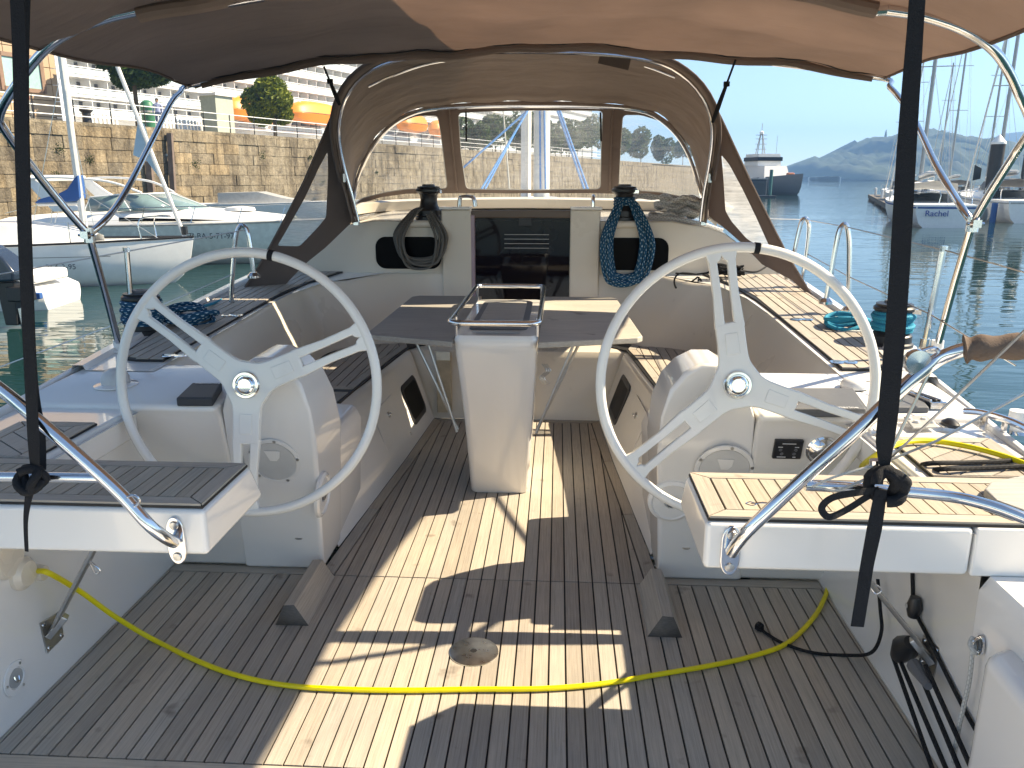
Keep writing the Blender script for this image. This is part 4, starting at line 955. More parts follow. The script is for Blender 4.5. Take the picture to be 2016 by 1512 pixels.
# ================================================================ PEOPLE
def person(P,h,face,shirt,trousers,hair,lab,skin=(.35,.22,.15),lean=0,stride=.12,armb=0):
    e=empty('person',P,face,label=lab,cat='person'); k=h/1.75
    vs={'pel':(0,0,.95),'sp':(0,.01,1.15),'ch':(0,.0,1.35),'nk':(0,0,1.50),'hd':(0,.02,1.60),'ht':(0,.02,1.70),
        'lh':(-.10,0,.92),'lk':(-.11,stride*.6,.50),'la':(-.11,stride*.2-.05,.09),'lt':(-.12,stride*.2+.12,.04),
        'rh':(.10,0,.92),'rk':(.11,-stride*.2,.50),'ra':(.11,-stride,.10),'rt':(.12,-stride+.16,.04),
        'ls':(-.19,0,1.42),'le':(-.24,-.04,1.14),'lw':(-.22,.12+armb,.95+armb),'lf':(-.21,.18+armb,.88+armb),
        'rs':(.19,0,1.42),'re':(.25,-.06,1.14),'rw':(.24,.05,.90),'rf':(.235,.09,.82)}
    rad={'pel':.14,'sp':.125,'ch':.145,'nk':.058,'hd':.085,'ht':.07,'lh':.095,'lk':.06,'la':.042,'lt':.035,'rh':.095,'rk':.06,'ra':.042,'rt':.035,'ls':.065,'le':.045,'lw':.032,'lf':.03,'rs':.065,'re':.045,'rw':.032,'rf':.03}
    ed=[('pel','sp'),('sp','ch'),('ch','nk'),('nk','hd'),('hd','ht'),('pel','lh'),('lh','lk'),('lk','la'),('la','lt'),('pel','rh'),('rh','rk'),('rk','ra'),('ra','rt'),('ch','ls'),('ls','le'),('le','lw'),('lw','lf'),('ch','rs'),('rs','re'),('re','rw'),('rw','rf')]
    kk=list(vs); me=bpy.data.meshes.new('body'); me.from_pydata([Vector(vs[q])*k for q in kk],[(kk.index(a),kk.index(b)) for a,b in ed],[])
    o=bpy.data.objects.new('body',me); C.objects.link(o); o.parent=e
    q=o.modifiers.new('s','SKIN'); 
    for i,n_ in enumerate(kk): me.skin_vertices[0].data[i].radius=(rad[n_]*k,rad[n_]*k*(.75 if n_ in('pel','sp','ch') else 1))
    me.skin_vertices[0].data[0].use_root=True
    o.modifiers.new('d','SUBSURF').levels=1; o.modifiers['d'].render_levels=1
    m,t,b=newmat('clothed_figure'); sx=N(t,'ShaderNodeSeparateXYZ'); t.links.new(coords(t),sx.inputs[0])
    c=ramp(t,sx.outputs[2],[(0,(.03,.03,.03))]); r=[n for n in t.nodes if n.type=='VALTORGB'][0]; r.color_ramp.interpolation='CONSTANT'
    dv=N(t,'ShaderNodeMath',operation='DIVIDE'); t.links.new(sx.outputs[2],dv.inputs[0]); dv.inputs[1].default_value=1.8*k; t.links.new(dv.outputs[0],r.inputs[0])
    for p,cc in((.07/1.8,trousers),(1.0/1.8,shirt),(1.51/1.8,skin)):
        x=r.color_ramp.elements.new(p); x.color=(*cc,1)
    t.links.new(c,b.inputs['Base Color']); b.inputs['Roughness'].default_value=.8; me.materials.append(m)
    rows=[]
    hm=MB(); hm.lathe([(0,-.02),(.085,-.0),(.095,.05),(.085,.10),(.05,.135),(0,.145)],Matrix.Translation(V(0,-.012,1.60)*k)@Matrix.Scale(k,4),12)
    ho=hm.build('hair',hair); ho.parent=e
    return e
hairm=simple('dark_hair',(.02,.015,.012),.8)
P=px_plane(314,250,1.6); P.z=QT; person(P,1.75,R(200),(.36,.40,.58),(.12,.16,.25),hairm,'man in a pale lilac shirt standing at the quay railing')
P=px_plane(62,250,1.4); P.z=QT; person(P,1.72,R(120),(.22,.07,.09),(.25,.26,.25),hairm,'person in a dark red top and grey trousers walking by the building',stride=.2)
# ================================================================ TREES
def crown(m,c,rad,n,leaf,rnd,lobes=9,flat=1.0):
    L=[]
    for i in range(lobes):
        d=Vector((rnd.gauss(0,1),rnd.gauss(0,1),rnd.gauss(0,.9))).normalized(); L.append((c+Vector((d.x*rad[0]*.55,d.y*rad[1]*.55,d.z*rad[2]*.55)),rnd.uniform(.38,.58)))
    for i in range(n):
        cc,k=L[i%lobes]; d=Vector((rnd.gauss(0,1),rnd.gauss(0,1),rnd.gauss(0,1))).normalized(); q=rnd.uniform(.6,1.0)**.5
        p=cc+Vector((d.x*rad[0],d.y*rad[1],d.z*rad[2]))*k*q
        a=Vector((rnd.gauss(0,1),rnd.gauss(0,1),rnd.gauss(0,1))).normalized(); b=a.orthogonal().normalized(); s=leaf*rnd.uniform(.6,1.4); w=a.cross(b)
        m.add([p-b*s*.5,p+w*s*.28,p+b*s*.6,p-w*s*.28],[(0,1,2,3)])
def tree(P,H,rad,nm,lab,leafm,n,leaf,seed,lobes=9,group=None,trunk=None):
    rnd=random.Random(seed); e=empty(nm,P,label=lab,cat='tree',group=group)
    th=H-rad[2]*1.25; m=MB(); m.tube([P,P+V(.05,0,th*.5),P+V(.0,.1,th)],[.17,.13,.11],8)
    for i in range(6):
        a=i*1.05+rnd.uniform(-.3,.3); q=P+V(0,.05,th*.85); m.tube([q,q+V(math.cos(a)*rad[0]*.35,math.sin(a)*rad[1]*.35,rad[2]*.4),q+V(math.cos(a)*rad[0]*.7,math.sin(a)*rad[1]*.7,rad[2]*.8)],[.08,.05,.02],6)
    m.build('trunk',M['trunk'],e); c=P+V(0,0,H-rad[2]); m=MB(); crown(m,c,rad,n,leaf,rnd,lobes); m.build('crown',M[leafm],e,smooth=False); return e
P=px_plane(541,262,7); P.z=QT; D=(P-CAM).length; k=D/FPX
tree(P,112*k,(52*k,52*k,44*k),'small_tree','small round tree with yellow green top between the two lifeboats','leafy',9000,.30,11,8)
P=px_plane(272,250,5.5); P.z=QT; k=(P-CAM).length/FPX
tree(P,178*k,(72*k,72*k,60*k),'dark_tree','dense dark green tree cut off by the awning edge','leafd',12000,.30,5,10)
for i,(x,n,h,w,z_) in enumerate(((925,12,78,40,0),(975,16,82,46,0),(1030,18,86,42,0),(1075,20,78,36,0),(1120,22,78,34,0),(1165,24,82,34,0),(1210,26,70,30,0),(1262,28,66,30,0),(1305,30,58,24,0),(1345,32,54,20,0),(1440,20,44,14,0))):
    P=px_plane(x,300,n); P.z=QT; k=(P-CAM).length/FPX
    yq=350-(QT-CAM.z)/ (k*.968); hh=[232,226,218,234,236,232,244,256,262,276,296][i]
    H=(yq-hh)*k*.97
    lab=['leafy tree at the left end of the row behind the sprayhood windows','tree behind the middle window left of the blue ropes','tallest tree behind the middle window','tree just left of the mast behind the middle window','tree just right of the mast behind the middle window','tree at the right side of the middle window','tree hidden behind the right window post','tree at the left in the right sprayhood window','tree in the middle of the right sprayhood window','small tree at the right in the right sprayhood window','small clipped tree at the end of the quay beside the sprayhood'][i]
    tree(P,max(H,3),(w*k,w*k,max(H,3)*.42),'quay_tree',lab,'leafm' if i<10 else 'leafy',3500,.5 if i<6 else .8,30+i,8,group='trees on the quay')
# ================================================================ HILLS
def hill(name,prof,Y,mat,lab,depth=300,bumpy=5,step=3):
    # prof: (px x, px y) ridge seen at distance Y; built as terrain with a forward slope
    P=[aty(x,y,Y) for x,y in prof]; rnd=random.Random(name); rows=[]; xs=[]
    X0,X1=P[0].x,P[-1].x; n=int((X1-X0)/step)
    for j in range(13):
        v=j/12; r=[]
        for i in range(n+1):
            x=X0+(X1-X0)*i/n
            for a,b in zip(P,P[1:]):
                if a.x<=x<=b.x+1e-6: zr=a.z+(b.z-a.z)*(x-a.x)/max(b.x-a.x,1e-6);break
            z=WZ+(zr-WZ)*(math.sin(v*math.pi/2))**.8
            nb=noise.noise(V(x*.11,v*14,.3))*bumpy*.6+noise.noise(V(x*.3,v*30,2.3))*bumpy*.5
            if v>0: z+=nb*min(1,(zr-WZ)/25)
            r.append((x,Y-depth*(1-v)+noise.noise(V(x*.02,v*3,5))*20,z))
        rows.append(r)
    r=[(x,y+depth,WZ) for x,y,z in rows[-1]]; rows.append(r)
    return MB().loft(rows).build(name,mat,kind='structure',label=lab,ang=70)
hm_=simple('wooded_hillside',(.035,.055,.028),.95,var=.45,nscale=.03,bmp=1,bscale=.2)
hill('hill',[(1555,349),(1565,330),(1580,322),(1600,318),(1625,312),(1640,306),(1655,300),(1668,290),(1680,281),(1695,277),(1712,275),(1730,277),(1742,273),(1755,270),(1775,266),(1800,268),(1830,276),(1860,284),(1900,300),(1950,322),(2000,345)],900,hm_,'steep wooded headland fading blue in the haze across the bay',bumpy=11)
hill('far_hill',[(1500,349.6),(1700,330),(1800,305),(1850,292),(1885,286),(1910,284),(1935,283),(1955,270),(1975,262),(2000,268),(2016,262),(2060,255),(2150,248),(2300,262),(2500,300),(2700,340)],1700,hm_,'second distant hill with a scatter of houses, far right',depth=500,bumpy=8,step=7)
hill('left_shore',[(1440,349.5),(1480,346),(1520,345),(1570,346),(1620,349.5)],2300,hm_,'faint low shore on the horizon left of the headland',depth=200,bumpy=2,step=7)
rnd=random.Random(9); hs=MB()
for i in range(260):
    x=rnd.uniform(1840,2100); y=rnd.uniform(300,350); P=aty(x,y,1180+ (350-y)*9); s_=rnd.uniform(4,11)
    hs.box((P.x,P.y,P.z),(s_,s_,rnd.uniform(4,9)))
hs.build('hillside_house',M['whitem'],smooth=False,kind='stuff',label='scatter of tiny pale houses on the distant hillside')
sh=MB()
for i in range(26):
    x=rnd.uniform(1595,1650); P=aty(x,354,590); sh.box((P.x,P.y,WZ+1.5),(rnd.uniform(2,5),3,rnd.uniform(2,4)))
sh.build('shore_building',M['whitem'],smooth=False,kind='stuff',label='tiny white shapes along the waterline under the headland')
P=aty(1743,272,905); g=empty('hilltop_monument',P,label='small statue on a plinth on top of the headland',cat='monument')
MB().lathe([(0,-6),(2.2,-6),(1.8,-1),(1.2,0),(1.3,3),(.9,6),(.5,7),(.6,8),(0,8.8)],Matrix.Translation(P),8).build('figure',hm_,g)
# ================================================================ HAZE
hz=bpy.data.materials.new('haze'); hz.use_nodes=True; t=hz.node_tree; t.nodes.clear()
pv=N(t,'ShaderNodeVolumePrincipled'); pv.inputs['Color'].default_value=(.27,.54,1.0,1); pv.inputs['Density'].default_value=.0006; pv.inputs['Anisotropy'].default_value=.2
ou=N(t,'ShaderNodeOutputMaterial'); t.links.new(pv.outputs[0],ou.inputs['Volume'])
MB().box((200,1150,70),(3000,2700,144)).build('haze',hz,kind='stuff',label='thin blue sea haze over the whole harbour')
# ================================================================ MOORED BOATS
def boat_hull(M_,L,B,H,dr=.35,transom=.8,bowrake=.9,sheer=.25,n=16):
    """local frame: +x bow, z=0 waterline"""
    rows=[]
    for i in range(n+1):
        u=i/n; x=-L/2+L*u
        w=(transom+(1-transom)*min(1,u/.45)) if u<.45 else max(.0,(1-((u-.45)/.55)**2.2))
        w=max(w,.012)*B/2; zt=H+sheer*(u**2)
        k=u**3
        rows.append([(x+k*bowrake*0-(0),0-w*0,-dr*(1-k*.8)),(x,-w*.55,-dr*.7*(1-k)),(x+k*bowrake*.4,-w*.86,H*.2),(x+k*bowrake*.8,-w*.97,H*.65),(x+k*bowrake,-w,zt),(x+k*bowrake,w,zt),(x+k*bowrake*.8,w*.97,H*.65),(x+k*bowrake*.4,w*.86,H*.2),(x,w*.55,-dr*.7*(1-k))])
    m=MB(); m.loft([[M_@V(*p) for p in r] for r in rows],closed=True)
    m.add([M_@V(*p) for p in rows[0]],[tuple(range(9))]); m.add([M_@V(*p) for p in rows[-1]],[tuple(range(9))]); return m,rows
def edgept(rows,i,side=-1): return rows[i][4 if side<0 else 5]
# ---- small sailboat, bow to the right
D0=20.5; bow=atz(345,556,WZ); bow=V(bow.x,bow.y,WZ)
hdg=V(1,.10,0).normalized()
def bframe(bow,hdg,L): 
    c=bow-hdg*(L/2); z=V(0,0,1); y=z.cross(hdg); Mx=Matrix((hdg,y,z)).transposed().to_4x4(); Mx.translation=c; return Mx
Mx=bframe(bow,hdg,7.4)
sb=empty('sailboat',Mx.translation,label='small white sailboat with blue sail cover and dark toe rail, lying to the left',cat='sailboat')
m,rows=boat_hull(Mx,7.4,2.5,.92,bowrake=.55,sheer=.16,transom=.6); m.build('hull',M['white'],sb,ang=60)
for sd in(-1,1): MB().tube([Mx@(V(*edgept(rows,i,sd))+V(0,0,.03)) for i in range(17)],.028,6).build('toe_rail',M['black'],sb)
MB().tube([Mx@V(rows[i][3][0]*.999,rows[i][3][1]-.01,rows[i][3][2]+.12) for i in range(2,14)],.008,4).build('sheer_line',M['black'],sb)
m=MB(); m.loft([[Mx@V(x,y*w,z) for y,z in((-1,.94),(-.85,1.46*h),(0,1.54*h),(.85,1.46*h),(1,.94))] for x,w,h in((-2.4,.85,1),(-1.2,.95,1.0),(.3,.85,.98),(1.3,.6,.9),(2.0,.3,.78))]); m.build('cabin',M['white'],sb,ang=50)
for x in(-1.5,-.2): MB().box(Mx@V(x,-.86,1.10),(.55,.03,.13)).build('cabin_window',M['glassd'],sb)
MB().box(Mx@V(-2.6,0,1.45),(1.1,1.0,.28)).build('hatch_cover',M['whitem'],sb,bevel=.08)
def onbeam(x,y,P0): # vertical plane through P0 along hdg
    nn=V(hdg.y,-hdg.x,0); r_=sray(x,y); t=(P0-CAM).dot(nn)/r_.dot(nn); return CAM+r_*t
c0=Mx@V(0,0,0)
mb_=onbeam(168,462,c0); mt=onbeam(96,-60,c0)
MB().tube([mb_,mt],[.085,.07],10).build('mast',M['alul'],sb)
fs=onbeam(365,470,c0); ft=onbeam(215,90,c0)
MB().tube([fs,ft],.05,8).build('furled_forestay',M['whitem'],sb); MB().tube([fs+V(0,0,.1),fs+V(0,0,.3)],.08,8).build('furling_drum',M['black'],sb)
g=[onbeam(*q,c0) for q in((272,235),(262,305),(290,318),(330,372),(300,300),(283,245))]
m=MB(); m.add(g+[p+V(0,.03,0) for p in g],[tuple(range(6)),tuple(range(6,12))]); m.build('loose_sail',simple('pale_blue_sail',(.38,.52,.62),.8),sb)
g=[(158,344),(150,352),(137,372),(118,382),(82,392),(72,400),(110,398),(155,396),(163,390)]
A=[onbeam(*q,c0)+V(0,-.12,0) for q in g]; m=MB(); n=len(A); m.add(A+[p+V(0,.28,0) for p in A],[tuple(range(n)),tuple(range(2*n-1,n-1,-1))]+[(i,(i+1)%n,n+(i+1)%n,n+i) for i in range(n)]); m.build('sail_cover',M['blue'],sb,bevel=.03)
MB().tube([onbeam(162,400,c0),onbeam(75,402,c0)],.05,8).build('boom',M['alul'],sb)
for a,b in(((97,480),(105,385)),((95,480),(118,405)),((165,380),(330,480)),((165,380),(10,420)),((120,140),(60,470)),((120,140),(190,470))): MB().tube([onbeam(*a,c0),onbeam(*b,c0)],.008,4).build('shroud',M['steelm'],sb)
MB().tube(cr([Mx@V(3.2,-.45,1.0),Mx@V(3.2,-.45,1.55),Mx@V(3.75,0,1.6),Mx@V(3.2,.45,1.55),Mx@V(3.2,.45,1.0)],5),.016,6).build('pulpit',M['steel'],sb)
for x in(-3,-1.4,.2,1.7): MB().tube([Mx@V(x,-1.1+max(0,x)*.18,.95),Mx@V(x,-1.1+max(0,x)*.18,1.5)],.012,6).build('stanchion',M['steel'],sb)
MB().tube([Mx@V(-3,-1.1,1.48),Mx@V(.2,-1.08,1.48),Mx@V(1.7,-.8,1.5),Mx@V(3.2,-.45,1.55)],.005,4).build('lifeline',M['steelm'],sb)
P=Mx@V(-1.05,-.9,1.75); MB().tube([P+V(math.cos(a)*.17,0,math.sin(a)*.24) for a in [j*.4 for j in range(13)]],.05,8).build('lifebuoy',M['red'],sb)
A=Mx@V(1.55,-1.08,.50); text_mesh('registration',"7ª-6-3-95",.17,frame(A,Mx.to_3x3()@V(1,.16,0),V(0,0,1)),M['text'],sb)
fd=empty('fender',Mx@V(-2.0,-1.35,.35),label='white fender lashed flat along the hull of the small sailboat',cat='fender')
MB().tube([Mx@V(-2.9,-1.42,.33),Mx@V(-2.8,-1.42,.33),Mx@V(-1.3,-1.42,.36),Mx@V(-1.2,-1.42,.36)],[.04,.13,.13,.04],12).build('body',M['white'],fd); MB().tube([Mx@V(-1.25,-1.42,.36),Mx@V(-.9,-1.3,.95)],.01,5).build('lanyard',M['rwh'],fd)
# ---- motor cruiser
bw=atz(560,515,WZ); hdg2=V(1,.0,0).normalized()
bw=V(bw.x+.6,bw.y,WZ)
Mx=bframe(bw,V(1,-.06,0).normalized(),9.0)@Matrix.Scale(.76,4,V(0,0,1))
mc=empty('motor_cruiser',Mx.translation,label='white motor cruiser with tinted windscreen and radar arch, behind the sailboat',cat='motorboat')
m,rows=boat_hull(Mx,9.0,3.0,1.45,bowrake=1.0,sheer=.25,transom=.9); m.build('hull',simple('cruiser_hull_paint',(.62,.66,.62),.25),mc,ang=60)
for sd in(-1,1): MB().tube([Mx@(V(*edgept(rows,i,sd))+V(0,0,0)) for i in range(17)],.035,6).build('rubbing_strake',M['ltgrey'],mc)
m=MB(); m.loft([[Mx@V(x,y*w,z0_+(z-1.5)*h) for y,z in((-1,1.5),(-.9,1.95),(-.6,2.12),(0,2.18),(.6,2.12),(.9,1.95),(1,1.5))] for x,w,h,z0_ in((-4.4,1.45,.5,1.45),(-2,1.45,.8,1.47),(0,1.4,.95,1.5),(1.6,1.25,.9,1.52),(3.0,.95,.55,1.6),(4.2,.5,.25,1.66))]); m.build('deck_moulding',M['white'],mc,ang=60)
MB().add([Mx@V(*p) for p in((-.5,-1.39,1.80),(1.8,-1.22,1.74),(2.6,-1.08,1.70),(1.8,-1.25,1.68),(-.5,-1.42,1.66))],[(0,1,2,3,4)]).build('side_window',M['blackwin'],mc,solid=.02)
# windscreen
ws=[[(-1.7,-1.2,2.02),(-1.55,-1.05,2.55)],[(-.2,-1.25,2.05),(-.6,-1.05,2.66)],[(1.1,-.95,2.08),(.1,-.75,2.68)],[(1.7,0,2.10),(.4,0,2.70)],[(1.1,.95,2.08),(.1,.75,2.68)],[(-.2,1.25,2.05),(-.6,1.05,2.66)],[(-1.7,1.2,2.02),(-1.55,1.05,2.55)]]
for a,b in zip(ws,ws[1:]): MB().add([Mx@V(*q) for q in(a[0],b[0],b[1],a[1])],[(0,1,2,3)]).build('windscreen_pane',M['glassb'],mc,solid=.015)
MB().tube([Mx@V(*a[1]) for a in ws],.025,6).build('windscreen_frame',M['white'],mc)
for a in ws: MB().tube([Mx@V(*a[0]),Mx@V(*a[1])],.02,6).build('windscreen_post',M['white'],mc)
for sd in(-1,1):
    P=[(-1.6,2.05),(-2.5,2.7),(-3.1,3.25),(-3.5,3.3),(-3.2,2.8),(-2.6,2.0)]
    MB().prism(P,lambda p:Mx@V(p[0],sd*1.35-(.08*sd if p[1]>2.5 else 0),p[1]),(0,.1,0)).build('arch_leg',M['white'],mc,bevel=.03)
for sd in(-1,1): MB().tube(cr([Mx@V(-3.3,sd*1.3,3.24),Mx@V(-2.3,sd*1.28,3.30),Mx@V(-.9,sd*1.1,3.15),Mx@V(.0,sd*.9,2.72)],6),.035,8).build('canopy_frame',M['white'],mc)
MB().tube([Mx@V(-3.3,-1.3,3.28),Mx@V(-3.3,1.3,3.28)],.09,8).build('arch_top',M['white'],mc)
for sx in(-1.1,-.5):
    MB().lathe([(0,0),(.25,0),(.28,.3),(.22,.5),(0,.52)],Matrix.Translation(Mx@V(sx,-.6,1.95)),14).build('helm_chair',simple('cream_vinyl_seat',(.6,.56,.48),.6),mc)
pp=[Mx@V(-1,-1.46,2.1),Mx@V(1,-1.42,2.2),Mx@V(2.8,-1.15,2.25),Mx@V(4.3,-.7,2.32),Mx@V(5.2,0,2.36)]
MB().tube(cr(pp,5),.016,6).build('pulpit_rail',M['steel'],mc)
for i,x in enumerate((.2,1.7,3.0,4.2)):
    MB().tube([Mx@V(x,-1.42+max(0,x-1.5)*.22,1.6),Mx@V(x+.15,-1.42+max(0,x-1.2)*.22,2.22)],.013,6).build('stanchion',M['steel'],mc)
MB().lathe([(0,0),(.45,0),(.42,.09),(0,.14)],Matrix.Translation(Mx@V(2.6,0,2.02)),20).build('deck_hatch',M['whitem'],mc)
P=onb=Mx@V(1.95,-1.44,.98); text_mesh('registration',"7ª-BA-5-71-97",.23,frame(Mx@V(2.3,-1.40,1.12),Mx.to_3x3()@V(1,.14,0),V(0,0,1)),M['text'],mc)
# small things beyond to the right of the cruiser
Mx=bframe(V(*atz(690,446,WZ)),V(1,.1,0).normalized(),8)
rb_=empty('motorboat',Mx.translation,label='pale motorboat mostly hidden behind the sprayhood wing',cat='motorboat')
m,rows=boat_hull(Mx,8,2.6,1.2,sheer=.2); m.build('hull',M['whitem'],rb_,ang=60)
m=MB(); m.loft([[Mx@V(x,y*w,z) for y,z in((-1,1.2),(-.9,h),(.9,h),(1,1.2))] for x,w,h in((-2.5,1,1.75),(-.5,1,1.8),(.7,.9,1.5),(2,.7,1.3))]); m.build('cabin',M['ltgrey'],rb_,ang=40)
# ---- outboard dinghy at far left
P=atz(60,598,WZ); Mx=bframe(V(P.x+.9,P.y,WZ),V(1,.15,0).normalized(),4.6)
db=empty('workboat',Mx.translation,label='stern of a low white boat with swim platform and black outboard, far left',cat='motorboat')
rows=[]
for x,w,h in((-2.6,.9,.55),(0,.95,.52),(1.2,.93,.50),(1.9,.88,.46),(2.15,.8,.36)): rows.append([Mx@V(x,y*w,z) for y,z in((-.8,-.15),(-1,.15),(-1,h-.06),(-.95,h),(.95,h),(1,h-.06),(1,.15),(.8,-.15))])
m=MB(); m.loft(rows,closed=True); m.add(rows[-1],[tuple(range(8))]); m.build('hull',M['white'],db,bevel=.02)
MB().box(Mx@V(1.75,-.2,.62),(.7,1.1,.22)).build('stern_locker',M['whitem'],db,bevel=.06)
MB().box(Mx@V(1.95,-.86,.30),(.38,.1,.12)).build('blue_step',M['blue'],db,bevel=.02)
ob=empty('outboard_motor',aty(18,560,13),label='black outboard motor with tall cowling at the left picture edge',cat='outboard motor')
c=aty(14,520,13.0); k=13.0/FPX
MB().prism([(-70*k,40*k),(-55*k,95*k),(-20*k,92*k),(10*k,70*k),(28*k,40*k),(24*k,22*k),(-60*k,18*k)],lambda p:c+V(p[0],-.2,p[1]-55*k),(0,.42,0)).build('cowling',simple('gloss_black_cowling',(.02,.03,.05),.15,coat=.5),ob,bevel=.05,seg=3)
MB().prism([(-25*k,18*k),(15*k,20*k),(8*k,-70*k),(-18*k,-70*k)],lambda p:c+V(p[0],-.08,p[1]-55*k),(0,.16,0)).build('leg',M['black'],ob,bevel=.02)
MB().box(c+V(20*k,0,-60*k),(.35,.3,.25)).build('bracket',M['black'],ob,bevel=.03); MB().tube([c+V(12*k,0,-90*k),c+V(16*k,0,-135*k)],.05,8).build('tilt_ram',M['steelm'],ob)
# ================================================================ RIGHT SIDE
def sail_yacht(P,L,B,H,ang,lab,mast_h,mast_px=None,stripe=None,name='moored_yacht',cabin=True,spreads=(.45,.7),bim=False):
    h=V(math.sin(ang),math.cos(ang),0); Mx=bframe(V(P.x,P.y,WZ)+h*L,h,L)
    e=empty(name,Mx.translation,label=lab,cat='sailboat')
    m,rows=boat_hull(Mx,L,B,H,bowrake=.8,sheer=.3,transom=.86); m.build('hull',M['white'],e,ang=60)
    if stripe:
        for sd in(-1,1): MB().tube([Mx@(V(*edgept(rows,i,sd))+V(-.01,0,-.14)) for i in range(17)],.04,5).build('sheer_stripe',stripe,e)
        MB().bar(Mx@V(-L/2-.012,-B*.40,H-.14),Mx@V(-L/2-.012,B*.40,H-.14),.02,.09).build('transom_stripe',stripe,e)
    MB().tube([Mx@V(rows[i][1][0],rows[i][1][1]*1.25,.03) for i in range(0,14)],.03,4).build('boot_line',M['blue'],e)
    m=MB(); m.loft([[Mx@V(x,y*w,H+z*h_) for y,z in((-1,0),(-.85,.45),(0,.52),(.85,.45),(1,0))] for x,w,h_ in((-L*.18,B*.34,1.1),(0,B*.36,1),(L*.18,B*.28,.8),(L*.3,B*.12,.3))]); m.build('cabin',M['white'],e,ang=50)
    m=MB(); m.loft([[Mx@V(x,y*B*.36,H+z) for y,z in((-1,.3),(-.9,1.05*k_),(0,1.2*k_),(.9,1.05*k_),(1,.3))] for x,k_ in((-L*.22,1),(-L*.12,1.02),(-L*.06,.62))]); m.build('sprayhood',M['whitem'] if bim else M['greycover'],e,ang=60)
    mb=Mx@V(L*.08,0,H+.4); mt=mb+V(0,0,mast_h)
    MB().tube([mb,mt],[.125,.095],8).build('mast',M['alu'],e)
    for f_ in spreads:
        q=mb.lerp(mt,f_); MB().tube([q-Mx.to_3x3()@V(0,B*.30,0),q+Mx.to_3x3()@V(0,B*.30,0)],.03,5).build('spreader',M['alu'],e)
    for sd in(-1,1):
        for f_ in(1,spreads[0]): MB().tube([mb.lerp(mt,f_),mb.lerp(mt,spreads[0])+Mx.to_3x3()@V(0,sd*B*.3,0) if f_==1 else mb.lerp(mt,f_),Mx@V(L*.05,sd*B*.46,H)],.012,4).build('shroud',M['steelm'],e)
    MB().tube([mt,Mx@V(-L/2,0,H)],.012,4).build('backstay',M['steelm'],e); MB().tube([mt,Mx@V(L/2+.7,0,H+.3)],.05,5).build('furled_jib',M['whitem'],e)
    bm_=Mx@V(-L*.2,0,H+1.5); MB().tube([mb+V(0,0,.9),bm_],.07,6).build('boom',M['alu'],e); MB().tube([mb+V(0,0,1.05),mb.lerp(bm_,.5)+V(0,0,.65),bm_+V(0,0,.12)],[.14,.12,.08],8).build('sail_bundle',M['whitem'],e)
    for sd in(-1,1):
        MB().tube(cr([Mx@V(-L*.38,sd*B*.42,H),Mx@V(-L*.38,sd*B*.42,H+.65),Mx@V(-L*.49,sd*B*.38,H+.68),Mx@V(-L*.49,sd*B*.12,H+.68),Mx@V(-L*.49,sd*B*.12,H)],3),.02,5).build('pushpit',M['steel'],e)
        MB().tube([Mx@V(-L*.38,sd*B*.42,H+.65),Mx@V(0,sd*B*.49,H+.65),Mx@V(L*.3,sd*B*.36,H+.7)],.008,4).build('lifeline',M['steelm'],e)
        for x in(-.2,0,.15,.28): MB().tube([Mx@V(L*x,sd*B*(.48 if x<.1 else .40),H),Mx@V(L*x,sd*B*(.48 if x<.1 else .40),H+.65)],.015,4).build('stanchion',M['steelm'],e)
    return e,Mx,L,B,H
P=atz(1860,449,WZ)
e,Mx,L,B,H=sail_yacht(P,10.5,3.5,1.15,R(10),'white yacht moored stern on with a blue name on its transom',15.5,stripe=M['blue'],bim=True)
c=Mx@V(-L/2-.03,0,.72); text_mesh('boat_name','Rachel',.42,frame(c+V(-.5,0,0),Mx.to_3x3()@V(0,-1,0),V(0,0,1)),M['btext'],e,.01)
text_mesh('boat_name','V.I',.20,frame(c+V(.75,.12,.02),Mx.to_3x3()@V(0,-1,0),V(0,0,1)),M['btext'],e,.01)
MB().tube([Mx@V(-L/2+.2,-1.0,H+.7),Mx@V(-L/2+.2,-1.0,H+2.0)],.03,5).build('flag_pole',M['steelm'],e); MB().prism([(0,0),(.35,.1),(.35,.6),(0,.8)],lambda p:Mx@V(-L/2+.2,-1.0-p[0],H+1.2+p[1]),(.05,0,0)).build('radar_cover',M['black'],e,bevel=.03)
f_=empty('round_fender',Mx@V(-L/2+.6,B/2,.5),label='dark round fender hanging at the right corner of the named yacht',cat='fender')
MB().lathe([(0,-.35),(.2,-.3),(.26,0),(.2,.3),(0,.35)],Matrix.Translation(Mx@V(-L/2+.6,-B/2-.15,.7)),12).build('body',M['greycover'],f_)
P=atz(2035,440,WZ); e2,Mx2,_,_,_=sail_yacht(P,10,3.4,1.25,R(6),'white yacht cut off by the right picture edge beside the tall pile',14,stripe=M['ltgrey'])
f_=empty('blue_fender_cover',Mx2@V(-4,1.9,.3),label='blue covered fender between the two right hand yachts',cat='fender')
MB().tube([Mx2@V(-4.2,1.85,-.1),Mx2@V(-4.2,1.85,1.1)],[.16,.16],10).build('body',M['blue'],f_)
for (x,y,Ln,lab,mh) in((1815,410,9,'yacht with bare mast directly behind the named yacht, left',13),(1905,402,10,'yacht with dark sail cover behind the tall pile',17),(1790,400,8,'small yacht whose mast ends low beside the strap',9.5),(1985,405,10,'far yacht with mast at the right edge',15),(1870,388,9,'most distant yacht in the pontoon row',16)):
    sail_yacht(atz(x,y,WZ),Ln,3.0,1.1,R(6),lab,mh)
